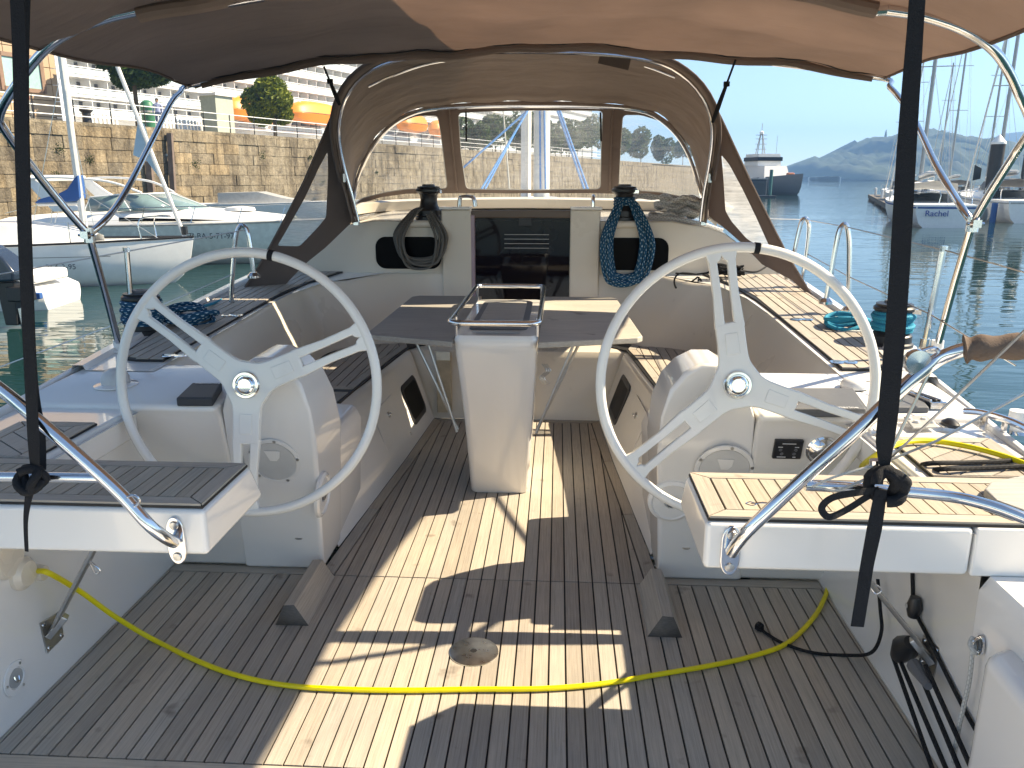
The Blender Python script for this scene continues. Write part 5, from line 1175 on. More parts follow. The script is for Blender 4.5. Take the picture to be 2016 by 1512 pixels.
# pontoon
A=atz(1790,430,WZ); B_=atz(1752,395,WZ)
pn=empty('pontoon',A,label='low dark floating pontoon along the left of the moored yachts',cat='pontoon')
MB().bar(V(A.x-.9,A.y-3,WZ+.35),V(B_.x+.6,B_.y+6,WZ+.35),1.6,.4).build('deck',simple('pontoon_wood',(.14,.12,.10),.9),pn)
for i in range(5):
    q=V(A.x-.9,A.y-5,WZ+.1).lerp(V(B_.x+.6,B_.y+6,WZ+.1),i/5+.05); MB().box(q,(1.8,1.6,.45)).build('float',M['black'],pn,bevel=.05); MB().lathe([(0,0),(.14,0),(.14,.8),(0,.85)],Matrix.Translation(q+V(-.5,0,.5)),8).build('service_post',M['white'],pn)
def piling(x,ytop,ybase,w,lab,mat,cone=True,name='mooring_pile'):
    B_=atz(x,ybase,WZ); T=aty(x+ (3 if x>1900 else 0),ytop,B_.y); k=(B_-CAM).length/FPX; r=w*k/2
    e=empty(name,V(B_.x,B_.y,WZ),label=lab,cat='pile'); MB().tube([V(B_.x,B_.y,WZ-1),V(B_.x,B_.y,T.z-(r*1.3 if cone else 0))],r,18).build('column',mat,e)
    if cone: MB().lathe([(r*1.07,0),(r*1.07,.12),(0,r*1.5),(0,r*1.5)][:3]+[(0,r*1.5)],Matrix.Translation(V(B_.x,B_.y,T.z-r*1.35)),18).build('cone_cap',M['white'],e)
tar=simple('tarred_steel',(.03,.028,.027),.7,var=.3)
piling(1944,266,432,21,'tall black mooring pile with white cone cap, right of the named yacht',tar)
piling(2012,225,420,20,'black mooring pile with white cap at the right picture edge',tar)
piling(1772,318,402,10,'slim rusty pile just left of the black strap',M['rust'],False)
piling(1515,334,388,6,'teal green pile standing in front of the grey patrol ship',simple('teal_paint',(.02,.12,.11),.6),False)
# ---- grey patrol ship at the quay end
P=atz(1548,384,WZ); k=(P-CAM).length/FPX; L=27
# bow towards the camera-right
hv=V(.22,-.975,0).normalized(); Mx=bframe(V(P.x+1.6,P.y,WZ),hv,L)
ps=empty('patrol_ship',Mx.translation,label='grey and white patrol ship moored at the end of the quay',cat='ship')
m,rows=boat_hull(Mx,L,5.0,2.1,bowrake=1.2,sheer=1.0,transom=.85); m.build('hull',M['navy'],ps,ang=60)
def blk(x,y,z,a,b,c_,nm,mat='white',bv=.15): return MB().box(V(0,0,0),(a,b,c_)).build(nm,M[mat],None,bevel=bv)
def lblk(x,z,a,b,h,nm,mat,taper=.85):
    MB().loft([[Mx@V(x+sx*a/2*t_,sy*b/2*t_,z+zz) for sx,sy in((-1,-1),(1,-1),(1,1),(-1,1))] for zz,t_ in((0,1),(h,taper))],closed=True).build(nm,M[mat],ps,smooth=False)
    m=MB(); m.add([Mx@V(x+sx*a/2*taper,sy*b/2*taper,z+h) for sx,sy in((-1,-1),(1,-1),(1,1),(-1,1))],[(0,1,2,3)]).build('roof',M[mat],ps,smooth=False)
lblk(1,2.1,12,4.4,2.2,'deckhouse','whitem'); lblk(1.5,4.3,5,4.0,1.9,'bridge','whitem',.92); lblk(1.6,5.1,5.2,4.2,.6,'bridge_windows','blackwin',.99); lblk(-7,2.1,5,4,1.6,'aft_house','whitem')
q=Mx@V(.5,0,6.2); m=MB()
for sx,sy in((-1,-1),(1,-1),(1,1),(-1,1)): m.tube([q+V(sx*.6,sy*.6,0),q+V(sx*.15,sy*.15,3.2)],.07,5)
for z in(.8,1.6,2.4,3): m.bar(q+V(-.9,0,z),q+V(.9,0,z),.08,.08)
m.tube([q+V(0,0,3),q+V(0,0,4.8)],.05,5); m.build('lattice_mast',M['alu'],ps,smooth=False)
MB().lathe([(0,0),(.35,0),(.35,.3),(0,.5)],Matrix.Translation(q+V(0,0,3.2)),10).build('radar_dome',M['white'],ps)
for x in(-2,3): MB().tube([Mx@V(x,1.5,5),Mx@V(x,1.5,9)],.03,4).build('whip_antenna',M['alu'],ps)
MB().box(Mx@V(10,.5,3.0),(1.1,1.1,.5)).build('orange_dinghy',simple('faded_orange',(.5,.16,.06),.6),ps,bevel=.2)
# dark barge and floating stage beside it
P=atz(1497,386,WZ); bg_=empty('dark_barge',P,label='dark low barge between the quay end and the patrol ship',cat='barge')
MB().box((P.x-.4,P.y+9,WZ+.9),(3.6,14,2.8)).build('hull',M['black'],bg_,bevel=.3); MB().box((P.x-.4,P.y+9,WZ+2.35),(3.7,14.1,.12)).build('deck',M['ltgrey'],bg_)
P=atz(1503,389,WZ); st=empty('floating_stage',P,label='small dark floating stage at the foot of the teal pile',cat='pontoon')
MB().box((P.x-.2,P.y,WZ+.12),(3.2,1.6,.3)).build('deck',M['black'],st,bevel=.05); MB().tube([(P.x-1.5,P.y-.6,WZ+.3),(P.x-1.5,P.y-.6,WZ+1)],.08,6).build('post',M['rust'],st)
# cars and lamp posts on the quay end
for i,(x,c_) in enumerate(((1462,'greycover'),(1475,'red'),(1486,'greycover'),(1493,'red'))):
    P=px_plane(x,330,3); s_=s_of(P); e=empty('parked_car',q3(s_,3,QT),label=['dark car parked on the quay end, leftmost','red car parked second on the quay end','dark car parked third on the quay end','red car parked at the very tip of the quay'][i],cat='car')
    MB().prism([(-2,0.3),(-2,.8),(-1.2,.9),(-.7,1.4),(.7,1.4),(1.3,.9),(2,.8),(2,.3)],lambda p:q3(s_+p[0],3,QT+p[1]),ND*1.7).build('body',M[c_],e,bevel=.08)
    for u in(-1.2,1.2): MB().lathe([(0,-.1),(.32,-.1),(.32,.1),(0,.1)],qframe(s_+u,3,QT+.32)@Matrix.Rotation(math.pi/2,4,'X'),10).build('wheel',M['black'],e)
for x,yt in((1437,282),(1457,313),(1474,312)):
    P=px_plane(x,330,4); s_=s_of(P); T=px_plane(x,yt,4); e=empty('lamp_post',q3(s_,4,QT),label={1437:'street lamp over the small clipped tree on the quay',1457:'thin lamp post left of the parked cars',1474:'thin lamp post among the parked cars'}[x],cat='lamp post')
    MB().tube([q3(s_,4,QT),q3(s_,4,T.z)],[.12,.07],6).build('column',M['alu'],e); MB().tube([q3(s_,4,T.z),q3(s_+1.2,4,T.z+.1)],.08,5).build('lamp_arm',M['alu'],e)
# ---- the yacht's own mast with blue halyards
ym=empty('mast',(0,8.6,1.3),label='pale aluminium mast of the yacht behind the middle sprayhood window',cat='mast')
MB().tube([(.07,8.6,1.2),(.07,8.6,15)],.085,16).build('spar',M['alul'],ym); MB().lathe([(0,0),(.16,0),(.14,.05),(0,.05)],Matrix.Translation(V(.07,8.6,1.24))).build('mast_step',M['alu'],ym)
MB().tube([(-.10,8.75,1.3),(-.10,8.75,12)],.055,10).build('furled_mainsail',M['whitem'],ym)
bo=empty('boom',(.05,8.4,2.7),label='unseen boom of the yacht with a tall sail cover shaped to shade the left of the awning',cat='boom')
MB().tube([(.05,8.5,2.60),(.05,1.5,2.66)],.09,12).build('spar',M['alul'],bo)
MB().loft([[(.05+w*math.cos(a),y,2.70+h/2+h/2*math.sin(a)) for a in [j*math.pi/8 for j in range(16)]] for y,w,h in((8.4,.22,1.25),(6.5,.22,1.2),(4.5,.2,1.1),(2.6,.16,1.0),(1.7,.10,.8))],closed=True).build('sail_cover',M['caulk'],bo)  # out of view; cover made tall and long to shade the left of the awning
rp=empty('halyard_tackle',(0,8.3,1.3),label='light blue ropes led from the mast to both sides of the coachroof',cat='rope')
def wr(x0,y0,x1,y1,Y0,Y1,n='halyard'): MB().tube([aty(x0,y0,Y0),aty(x1,y1,Y1)],.011,6).build(n,M['blt'],rp)
wr(1085,140,948,372,8.4,7.4);wr(1078,140,955,372,8.4,7.5);wr(1070,190,912,330,8.4,8.0);wr(1062,130,1064,372,8.5,8.3);wr(1070,130,1074,372,8.5,8.3);wr(1088,190,1150,372,8.4,7.6);wr(1092,190,1157,372,8.4,7.6)
MB().tube([aty(985,150,10.5),aty(1003,372,10.5)],.010,5).build('lazy_line',M['rwh'],rp)
# ================================================================ WINCHES
def winch(P,r,h,label,mat='black',top='greycover'):
    e=empty('winch',P,label=label,cat='winch'); T=Matrix.Translation(V(*P))
    MB().lathe([(0,0),(r*1.08,0),(r*1.08,h*.10),(r*.98,h*.13),(r*.98,h*.28),(r*.86,h*.33),(0,h*.33)],T,28).build('base',M[mat],e)
    MB().lathe([(0,h*.33),(r*.86,h*.33),(r*.70,h*.42),(r*.64,h*.58),(r*.68,h*.74),(r*.80,h*.80),(0,h*.80)],T,28).build('drum',M[mat],e)
    MB().lathe([(0,h*.80),(r*.86,h*.80),(r*.98,h*.84),(r*.98,h*.90),(r*.90,h*.93),(r*.86,h*.94),(r*.88,h*.98),(r*.5,h*1.0),(0,h)],T,28).build('self_tailer',M[mat],e)
    MB().lathe([(0,h),(r*.5,h),(r*.45,h*1.05),(r*.2,h*1.05),(r*.16,h*1.01),(0,h*1.01)],T,20).build('winch_cap',M[top],e)
    MB().bar(V(*P)+V(r*.5,-r*.4,h*.84),V(*P)+V(r*1.05,-r*.7,h*.84),.02,.02).build('feeder_arm',M['steel'],e)
    return e
Pl=aty(845,425,5.47); Pr=aty(1228,425,5.47)
Pl.z=Pr.z=1.222
for P,s,lab in((Pl,-1,'black cabin top winch with grey rope hanging over the left window'),(Pr,1,'black cabin top winch with blue rope hanging over the right window')):
    MB().box((P.x,5.46,1.20),(.26,.20,.05)).build('winch_plinth',M['gelcream'],bevel=.02,kind='structure',label='moulded plinth under the %s cabin winch'%('left' if s<0 else 'right'))
    winch((P.x,5.47,1.222),.088,.225,lab)
def hank(name,c,zt,zb,w,n,mat,r,lab,seed,tight=.5):
    rnd=random.Random(seed); m=MB()
    for i in range(n):
        ww=w*rnd.uniform(.72,1.12); zz=zb+rnd.uniform(0,.07); y=5.38-.012*(i%4)-rnd.uniform(0,.03); dx=rnd.uniform(-.02,.02)
        P=[]
        for j in range(16):
            a=2*math.pi*j/16; sn=math.sin(a); x=math.copysign(abs(sn)**.55,sn)*ww; u=(1-math.cos(a))/2
            z=zt+(zz-zt)*u; yy=y+.09*(1-u)**3
            P.append((c+x*(.42+.58*min(1,u*2.2)) +dx,yy-.03*math.sin(a)**2,z))
        m.tube(cr(P,3,closed=True),r,7,closed=True)
    return m.build(name,mat,label=lab,cat='rope')
hank('rope_coil',Pl.x-.04,1.30,.90,.15,11,M['rg'],.0085,'grey rope coil hanging from the left cabin winch',2)
hank('rope_coil',Pr.x+.01,1.36,.80,.145,22,M['rb'],.0115,'thick blue flecked rope coil hanging from the right cabin winch',6)
m=MB()
for i in range(3): m.tube(cr([(Pr.x+math.cos(a)*.064,5.47+math.sin(a)*.064,1.33+i*.018) for a in [j*.63 for j in range(11)]],2),.0095,7)
m.build('rope_turns',M['rb'],label='turns of blue rope wound on the right cabin winch drum',cat='rope')
# white rope pile at right of the coachroof
rnd=random.Random(12); m=MB()
for i in range(17):
    cx=1.12+rnd.gauss(0,.10); cy_=5.62+rnd.gauss(0,.06); z=1.238+i*.0085; a0=rnd.uniform(0,6.28); rx=rnd.uniform(.06,.15); ry=rnd.uniform(.05,.10)
    m.tube(cr([(cx+rx*math.cos(a0+t)*(1+.2*math.sin(2*t+i)),cy_+ry*math.sin(a0+t),z+.012*math.sin(t*3+i)-.10*max(0,cx+rx*math.cos(a0+t)-1.2)) for t in [j*.52 for j in range(12)]],3,closed=True),.013,7,closed=True)
m.build('rope_pile',M['rw'],label='tangled pile of white and grey rope under the right sprayhood window',cat='rope')
MB().tube(cr([(Pr.x+.1,5.5,1.25),(.85,5.52,1.236),(.98,5.50,1.238),(1.1,5.46,1.225),(1.22,5.44,1.20),(1.35,5.46,1.16)],5),.011,7).build('rope_end',M['rw'],label='loose white rope end leading from the right winch to the pile',cat='rope')
# coachroof handles and clutches beside the hatch
def handle(P,label):
    e=empty('grab_handle',P,label=label,cat='handle'); x,y,z=P
    MB().tube(cr([(x-.05,y,z),(x-.045,y,z+.05),(x-.03,y,z+.065),(x+.03,y,z+.065),(x+.05,y,z+.05),(x+.06,y,z)],4),.010,10).build('bow',M['steel'],e)
    MB().tube(cr([(x-.05,y+.08,z),(x-.045,y+.08,z+.05),(x-.03,y+.08,z+.065),(x+.03,y+.08,z+.065),(x+.05,y+.08,z+.05),(x+.06,y+.08,z)],4),.010,10).build('bow',M['steel'],e)
P=aty(918,402,5.44); handle((P.x,5.42,1.312),'small steel grab handle on the left companionway post')
P=aty(1167,402,5.44); e=empty('grab_handle',(P.x,5.44,1.31),label='upright steel grab loop on the right companionway post',cat='handle')
MB().tube(cr([(P.x,5.36,1.312),(P.x,5.365,1.37),(P.x,5.40,1.385),(P.x,5.46,1.37),(P.x,5.48,1.312)],4),.011,10).build('bow',M['steel'],e)
e=empty('rope_clutch',(-.46,5.6,1.27),label='row of dark rope clutches between the left winch and the hatch',cat='clutch')
for i in range(4): MB().box((-.52+i*.035,5.58,1.275),(.026,.12,.055)).build('clutch_body',M['black'],e,bevel=.006)
# ================================================================ DECK WINCHES WITH BLUE ROPE
def wound(P,r,z0,z1,n,mat,lab,rr_=.0085):
    m=MB()
    for i in range(n):
        z=z0+(z1-z0)*i/(n-1); q=r+.006*math.sin(i*2.1); m.tube([(P[0]+q*math.cos(a),P[1]+q*math.sin(a),z+.004*math.sin(a*2+i)) for a in [j*.35 for j in range(18)]],rr_,7,closed=True)
    return m.build('wound_rope',mat,label=lab,cat='rope')
PR=atz(1766,690,.765); PR=V(PR.x,PR.y+.08,.765)
winch(PR,.088,.20,'large black deck winch with turquoise rope behind the right strap')
wound(PR,.078,PR.z+.085,PR.z+.155,6,M['rt'],'turquoise rope wound round the large right deck winch',.011)
MB().lathe([(0,0),(.115,0),(.11,.012),(0,.014)],Matrix.Translation(PR+V(0,0,-.006)),28).build('winch_pad',M['gel'],kind='structure',label='round white pad under the right deck winch')
PL=atz(280,655,.79); PL=V(PL.x-.02,PL.y+.06,.775)
winch(PL,.088,.20,'black deck winch with dark blue rope behind the left wheel rim')
wound(PL,.083,PL.z+.06,PL.z+.15,7,M['rb'],'dark blue rope wound round the left deck winch',.013)
rnd=random.Random(3); m=MB()
for i in range(5):
    c=PL+V(.16+rnd.gauss(0,.03),.10+rnd.gauss(0,.05),.03+i*.018); m.tube(cr([c+V(.10*math.cos(t)*(1+.2*math.sin(i+t)),.07*math.sin(t),.012*math.sin(2*t+i)) for t in [j*.63 for j in range(10)]],3,closed=True),.012,7,closed=True)
m.build('rope_coil',M['rb'],label='dark blue rope heaped on deck beside the left winch',cat='rope')
MB().tube(cr([PL+V(.1,.1,.10),PL+V(.10,.5,.06),PL+V(.02,1.1,.05),PL+V(-.02,1.8,.09)],5),.008,6).build('sheet_rope',M['rt'],label='thin blue sheet leading forward along the port teak deck',cat='rope')
c0=atz(1662,650,.79); m=MB()
for i in range(6):
    c=c0+V(.02*math.sin(i*2),.02*math.cos(i*1.7),.004+.012*i); m.tube(cr([c+V(.085*math.cos(t)*(1+.12*math.sin(i*1.9)),.075*math.sin(t)*(1+.1*math.cos(i)),.010*math.sin(2*t+i)) for t in [j*.52 for j in range(12)]],3,closed=True),.0095,8,closed=True)
m.build('rope_coil',M['rt'],label='turquoise rope coil lying on the starboard teak deck',cat='rope')
MB().tube(cr([c0+V(-.06,-.08,.012),c0+V(.03,-.10,.010),c0+V(.12,-.07,.012),PR+V(-.09,.0,.05)],5),.009,7).build('rope_tail',M['rwh'],label='pale rope tail between the turquoise coil and the winch',cat='rope')
# black line bundle at the forward right corner of the coaming
rnd=random.Random(8); m=MB(); c0=aty(1430,535,5.2); c0.z=.89
for i in range(9): m.tube(cr([c0+V(.11*math.cos(t+i)*rnd.uniform(.7,1.1),.05*math.sin(t),.012+.006*i+.01*math.sin(3*t)) for t in [j*.63 for j in range(10)]],3,closed=True),.006,6,closed=True)
m.tube(cr([c0+V(.1,0,.03),aty(1490,535,5.2),aty(1515,520,5.3)],4),.006,6); m.tube(cr([c0+V(-.1,0,.02),aty(1370,540,5.25),aty(1330,538,5.3)],4),.006,6)
m.build('line_bundle',M['rk'],label='bundle of thin black line on the coaming by the right bulkhead corner',cat='rope')
m=MB()
for L in([(1372,540),(1340,538),(1328,550),(1332,568),(1352,578),(1372,560),(1376,545)],[(1374,545),(1352,565),(1348,590),(1362,598),(1380,596),(1388,575),(1378,548)]): m.tube(cr([aty(x,y,5.15) for x,y in L],6),.006,6)
m.build('line_loop',M['rk'],label='two thin black loops hanging over the starboard backrest',cat='rope')
# ================================================================ FITTINGS ON THE HELM CONSOLES
def aftface(x,y,s): # point on the sloped aft face of the consoles
    r_=sray(x,y); a=V(0,2.82,0); nn=V(0,-.66,-.18).normalized(); t=(a-CAM).dot(nn)/r_.dot(nn); return CAM+r_*t
def onface(c,off=.004):
    nn=V(0,-.66,-.18).normalized(); nn=-nn if nn.y>0 else nn
    up=V(0,-.18,.66).normalized(); Mx=frame(c,V(1,0,0),up); Mx.translation=Vector(c)+Mx.to_3x3()@V(0,0,off); return Mx
def inspection(x,y,r,lab):
    c=aftface(x,y,1); Mx=onface(c,.0); e=empty('inspection_hatch',c,label=lab,cat='hatch')
    MB().lathe([(0,0),(r,0),(r*.985,.004),(r*.86,.005),(r*.85,.001),(0,.001)],Mx,40).build('ring',M['gel'],e,ang=20)
    MB().lathe([(0,.001),(r*.83,.001),(r*.83,.004),(0,.005)],Mx,40).build('lid',M['hatch'],e,ang=20)
    for k in range(5): a=R(90+72*k-10); MB().lathe([(0,0),(.006,0),(.006,.003),(0,.003)],Mx@Matrix.Translation(V(math.cos(a)*r*.925,math.sin(a)*r*.925,.004)),8).build('screw',M['steelm'],e)
    MB().prism([(-.03,.05),(.03,.05),(.025,.02),(.012,.005),(-.012,.005)],lambda p:Mx@V(p[0],p[1],.005),Mx.to_3x3()@V(0,0,.003)).build('finger_pull',M['gel'],e,bevel=.002)
inspection(540,908,.098,'round white inspection hatch below the left wheel hub'); inspection(1425,925,.105,'round white inspection hatch below the right wheel hub')
# engine panel and round gauge on the starboard console
c=aftface(1550,882,1); Mx=onface(c,0); e=empty('ignition_unit',c,label='small square black engine panel with buttons on the starboard console',cat='control panel')
def lbox(Mx,x,y,z,a,b,c_,nm,mat,par,bv=.002): return MB().add([Mx@V(x+sx*a/2,y+sy*b/2,z+sz*c_/2) for sz in(-1,1) for sy in(-1,1) for sx in(-1,1)],[(0,2,3,1),(4,5,7,6),(0,1,5,4),(2,6,7,3),(0,4,6,2),(1,3,7,5)]).build(nm,M[mat],par,bevel=bv)
lbox(Mx,0,0,.006,.098,.078,.014,'bezel','black',e,.004)
for x,y in((-.026,.0),(-.020,-.016),(.026,.0),(.022,-.016)): MB().lathe([(0,0),(.006,0),(.005,.002),(0,.002)],Mx@Matrix.Translation(V(x,y,.013)),12).build('button',M['greycover'],e)
for x,y,w in((0,.026,.046),(-.028,.012,.016),(.028,.012,.014),(-.02,-.029,.03),(.024,-.029,.01)): lbox(Mx,x,y,.0135,w,.0025,.001,'legend','wtext',e,0)
c=aftface(1618,885,1); Mx=onface(c,0); e=empty('engine_control',c,label='round polished chrome control dome on the starboard console',cat='engine control')
MB().lathe([(0,0),(.056,0),(.056,.006),(.050,.010),(.048,.006),(.045,.008),(.035,.020),(.018,.027),(0,.029)],Mx,36).build('dome',M['chrome'],e)
# instrument slot recess at left of the port hatch
c=aftface(478,915,-1); Mx=onface(c,0); e=empty('console_recess',c,label='narrow vertical moulded grey slot on the port console',cat='recess'); lbox(Mx,0,.01,.0,.018,.14,.004,'slot','ltgrey',e,.004)
# pad eyes low on the consoles
for x,y,lab in((590,1054,'small chrome folding pad eye low on the port console'),(1350,1073,'small chrome folding pad eye low on the starboard console')):
    c=aftface(x,y,1); Mx=onface(c,.0); e=empty('pad_eye',c,label=lab,cat='pad eye'); MB().lathe([(0,0),(.024,0),(.022,.005),(0,.006)],Mx@Matrix.Diagonal((1,.7,1,1)),20).build('plate',M['steel'],e)
    MB().tube(cr([Mx@V(-.014,0,.004),Mx@V(-.010,-.004,.014),Mx@V(.010,-.004,.014),Mx@V(.014,0,.004)],4),.004,6).build('bail',M['steelm'],e)
# round speaker/vent discs on the inboard faces
for x,y,X,s,lab in((632,973,-.637,-1,'round white speaker disc on the inner side of the port console'),(1322,985,.640,1,'round white speaker disc on the inner side of the starboard console')):
    c,nn=hit('ped%d'%s,x,y); u=V(0,1,0); u=(u-nn*u.dot(nn)).normalized(); w=nn.cross(u); Mx=frame(c,u,w)
    e=empty('speaker',c,label=lab,cat='speaker')
    MB().lathe([(0,0),(.088,0),(.086,.010),(.074,.016),(.070,.010),(.05,.012),(.028,.012),(.026,.006),(0,.006)],Mx,36).build('housing',M['gel'],e); MB().lathe([(0,.006),(.021,.006),(.021,.016),(.016,.018),(0,.012)],Mx,20).build('centre_ring',M['greycover'],e)
# portlights in the bench fronts
def lockerface(x,y,s):
    p,nn=hit('lock%d'%s,x,y); u=V(0,1,0); u=(u-nn*u.dot(nn)).normalized(); w=nn.cross(u); w=w if w.z>0 else -w
    return p+nn*.002,nn,u,w
for x,y,s,lab in((812,787,-1,'dark portlight in the port bench front, left of the table foot'),(1222,787,1,'dark portlight in the starboard bench front, right of the table foot')):
    p,nn,u,w=lockerface(x,y,s); 
    e=empty('portlight',p,label=lab,cat='window')
    def ring(hx,hy,r,d): return [p+u*a+w*b+nn*d for a,b in rr(0,0,hx,hy,r,5)]
    m=MB(); m.loft([ring(.165,.125,.05,0),ring(.165,.125,.05,.010),ring(.145,.105,.04,.014),ring(.135,.095,.035,.010)],closed=True); m.build('frame',M['black'],e)
    MB().add(ring(.137,.097,.035,.0105),[tuple(range(24))]).build('pane',M['blackwin'],e,smooth=False)
    # locker doors: fine recessed outline with a latch
    q,_,_,_=lockerface(700 if s<0 else 1290,805 if s<0 else 862,s)
    dd=empty('locker_door',q,label='small moulded locker door with twist latch in the %s bench front'%('port' if s<0 else 'starboard'),cat='door')
    dc=p-u*.50-w*.0+nn*.0015
    MB().prism([(a,b) for a,b in rr(0,0,.19,.135,.03,5)],lambda t_:dc+u*t_[0]+w*t_[1],nn*.005).build('door_panel',M['gel'],dd,bevel=.003)
    MB().lathe([(0,0),(.018,0),(.018,.004),(0,.005)],frame(dc+w*.06+u*.02+nn*.005,u,w) if frame(dc,u,w).to_3x3().col[2].dot(nn)>0 else frame(dc+w*.06+u*.02+nn*.005,w,u),16).build('latch_plate',M['steelm'],dd)
    MB().box(dc+w*.06+u*.02+nn*.014,(.012,.03,.012)).build('latch',M['steel'],dd,bevel=.003)
    qd=p-u*.27-w*.13; MB().lathe([(0,0),(.012,0),(.010,.006),(0,.007)],frame(qd+nn*.002,u,w) if frame(qd,u,w).to_3x3().col[2].dot(nn)>0 else frame(qd+nn*.002,w,u),14).build('snap_stud',M['steel'],dd)
# step board bracket behind the table on the bridge deck
e=empty('step_board',(-.42,4.86,.2),label='worn cream board with a metal hinge plate behind the table leg',cat='board')
a=aty(860,700,4.85);b=aty(888,800,4.85)
MB().box(((a.x+b.x)/2,4.855,(a.z+b.z)/2-.01),(abs(b.x-a.x)+.01,.022,abs(a.z-b.z)+.06)).build('board',simple('worn_cream_wood',(.50,.43,.32),.7,var=.25,nscale=14),e,bevel=.003); MB().box(((a.x+b.x)/2,4.842,a.z),(abs(b.x-a.x)+.005,.006,.06)).build('hinge_plate',M['steelm'],e,bevel=.002)
# ================================================================ COVERS AND INSTRUMENTS ON THE DASHES
def dashz(Y): return .728+(Y-2.62)*.048
def dbox(px,h,mat,nm,label,cat,txt=None,tsz=.02,bv=.006,grow_=0):
    P=[]
    for x,y in px:
        z=.735
        for _ in range(8): q=atz(x,y,z+h); z=dashz(q.y)
        P.append((q.x,q.y))
    c=V(sum(p[0] for p in P)/4,sum(p[1] for p in P)/4,.73); e=empty(nm,c,label=label,cat=cat)
    MB().prism(P,lambda p:(p[0],p[1],dashz(p[1])-.002),(0,0,h)).build('housing',M[mat],e,bevel=bv,seg=3)
    return e,P
e,P=dbox([(346,782),(418,782),(437,752),(378,752)],.032,'darkcover','instrument_cover','dark grey instrument cover with light lettering on the port dash','instrument cover')
c=V((P[0][0]+P[1][0]+P[2][0]*2+P[3][0]*2)/6,P[3][1]-.012,dashz(P[3][1])+.0305); text_mesh('cover_text','Raymarine',.022,frame(c+V(0,0,.0008),V(1,0,.0),V(0,1,.05)),M['wtext'],e,.0003)
e,P=dbox([(1648,805),(1712,805),(1680,762),(1520,762)],.022,'greycover','chartplotter_cover','large grey chartplotter cover behind the right wheel','instrument cover')
e,P=dbox([(1560,803),(1706,803),(1690,784),(1580,784)],.032,'greycover','instrument_cover','low grey cover with light lettering behind the right wheel spoke','instrument cover')
c=V((P[0][0]*.32+P[1][0]*.68),P[0][1]+.02,dashz(P[0][1])+.0305); text_mesh('cover_text','Raymarine',.026,frame(c+V(0,0,.0008),V(1,0,.0),V(0,1,.05)),M['wtext'],e,.0003)
e,P=dbox([(1755,800),(1830,800),(1800,766),(1750,766)],.024,'greycover','instrument_cover','grey instrument cover right of the black strap','instrument cover')
e,P=dbox([(1797,840),(1848,838),(1824,816),(1779,818)],.008,'ltgrey','control_panel','flat light grey panel with four knobs on the starboard dash','control panel')
cx=sum(p[0] for p in P)/4;cy_=sum(p[1] for p in P)/4
for dx,dy in((-.028,.018),(.020,.02),(-.018,-.014),(.030,-.012)): MB().lathe([(0,0),(.010,0),(.008,.006),(0,.007)],Matrix.Translation(V(cx+dx,cy_+dy,dashz(cy_)+.006)),14).build('knob',M['hatch'],e)
c=atz(1748,838,.735); MB().lathe([(0,0),(.045,0),(.044,.003),(0,.004)],Matrix.Translation(V(c.x,c.y,dashz(c.y)-.001)),30).build('cover_disc',M['hatch'],label='flat pale round cover on the dash beside the strap',cat='cover')
c=atz(1684,768,.74); e=empty('gps_antenna',c,label='small white mushroom shaped GPS antenna beside the right wheel rim',cat='antenna')
MB().lathe([(0,0),(.045,0),(.048,.008),(.046,.022),(.036,.034),(.015,.040),(0,.041)],Matrix.Translation(V(c.x,c.y+.02,dashz(c.y))),28).build('dome',M['white'],e); MB().lathe([(0,0),(.047,0),(.047,.004),(0,.004)],Matrix.Translation(V(c.x,c.y+.02,dashz(c.y)-.001)),28).build('base',M['black'],e)
# rocker / rope clutch objects near the starboard deck edge
c=atz(1832,795,.74); e=empty('jammer',c,label='chrome and black jammer near the starboard deck edge',cat='jammer'); z=dashz(c.y)
for i in(-1,0,1): MB().bar(V(c.x-.03+i*.018,c.y+.06-i*.005,z+.016),V(c.x+.0+i*.018,c.y-.04,z+.016),.010,.034).build('cheek',M['steel' if i else 'black'],e,bevel=.003)
MB().box(V(c.x+.004,c.y-.045,z+.014),(.055,.014,.026)).build('end_plate',M['steel'],e,bevel=.003)
c=atz(1872,828,.74); e=empty('key_switch',c,label='little black rubber capped switch near the starboard deck edge',cat='switch'); z=dashz(c.y)
MB().lathe([(0,0),(.026,0),(.024,.010),(.010,.022),(0,.023)],Matrix.Translation(V(c.x,c.y,z))@Matrix.Diagonal((1,1.5,1,1)),18).build('cap',M['black'],e); MB().box(V(c.x,c.y,z),(.07,.05,.004)).build('plate',M['ltgrey'],e,bevel=.002)
# dome (compass bowl) on the port dash
c=atz(228,752,.75); e=empty('vent_dome',c,label='white half dome ventilator at the port deck edge behind the wheel rim',cat='ventilator'); T=Matrix.Translation(V(c.x,c.y,dashz(c.y)))
MB().lathe([(0,0),(.078,0),(.078,.004),(.055,.010),(0,.011)],T,32).build('flange',M['gel'],e); MB().lathe([(0,.008),(.052,.008),(.051,.03),(.040,.052),(.022,.064),(0,.068)],T,32).build('bowl',M['hatch'],e)
# folding hinges/cleats on teak
def cleatz(x,y,lab):
    z=.8
    for _ in range(20): q=atz(x,y,z); z=zc(q.y)+.012
    e=empty('deck_filler',q,label=lab,cat='deck plate')
    for k in(-1,1): MB().lathe([(0,0),(.030,0),(.029,.003),(0,.004)],Matrix.Translation(q+V(k*.026,.0,.002))@Matrix.Diagonal((1,.9,1,1)),20).build('cap',M['steel'],e); 
    for k in(-1,1): MB().box(q+V(k*.03,.0,.007),(.026,.006,.003)).build('key_slot',M['steelm'],e)
cleatz(457,622,'steel hinge plate on the port teak deck, forward one'); cleatz(344,701,'steel hinge plate on the port teak deck, aft one'); cleatz(1578,630,'steel hinge plate on the starboard teak deck, forward one'); cleatz(1661,714,'steel hinge plate on the starboard teak deck, aft one')
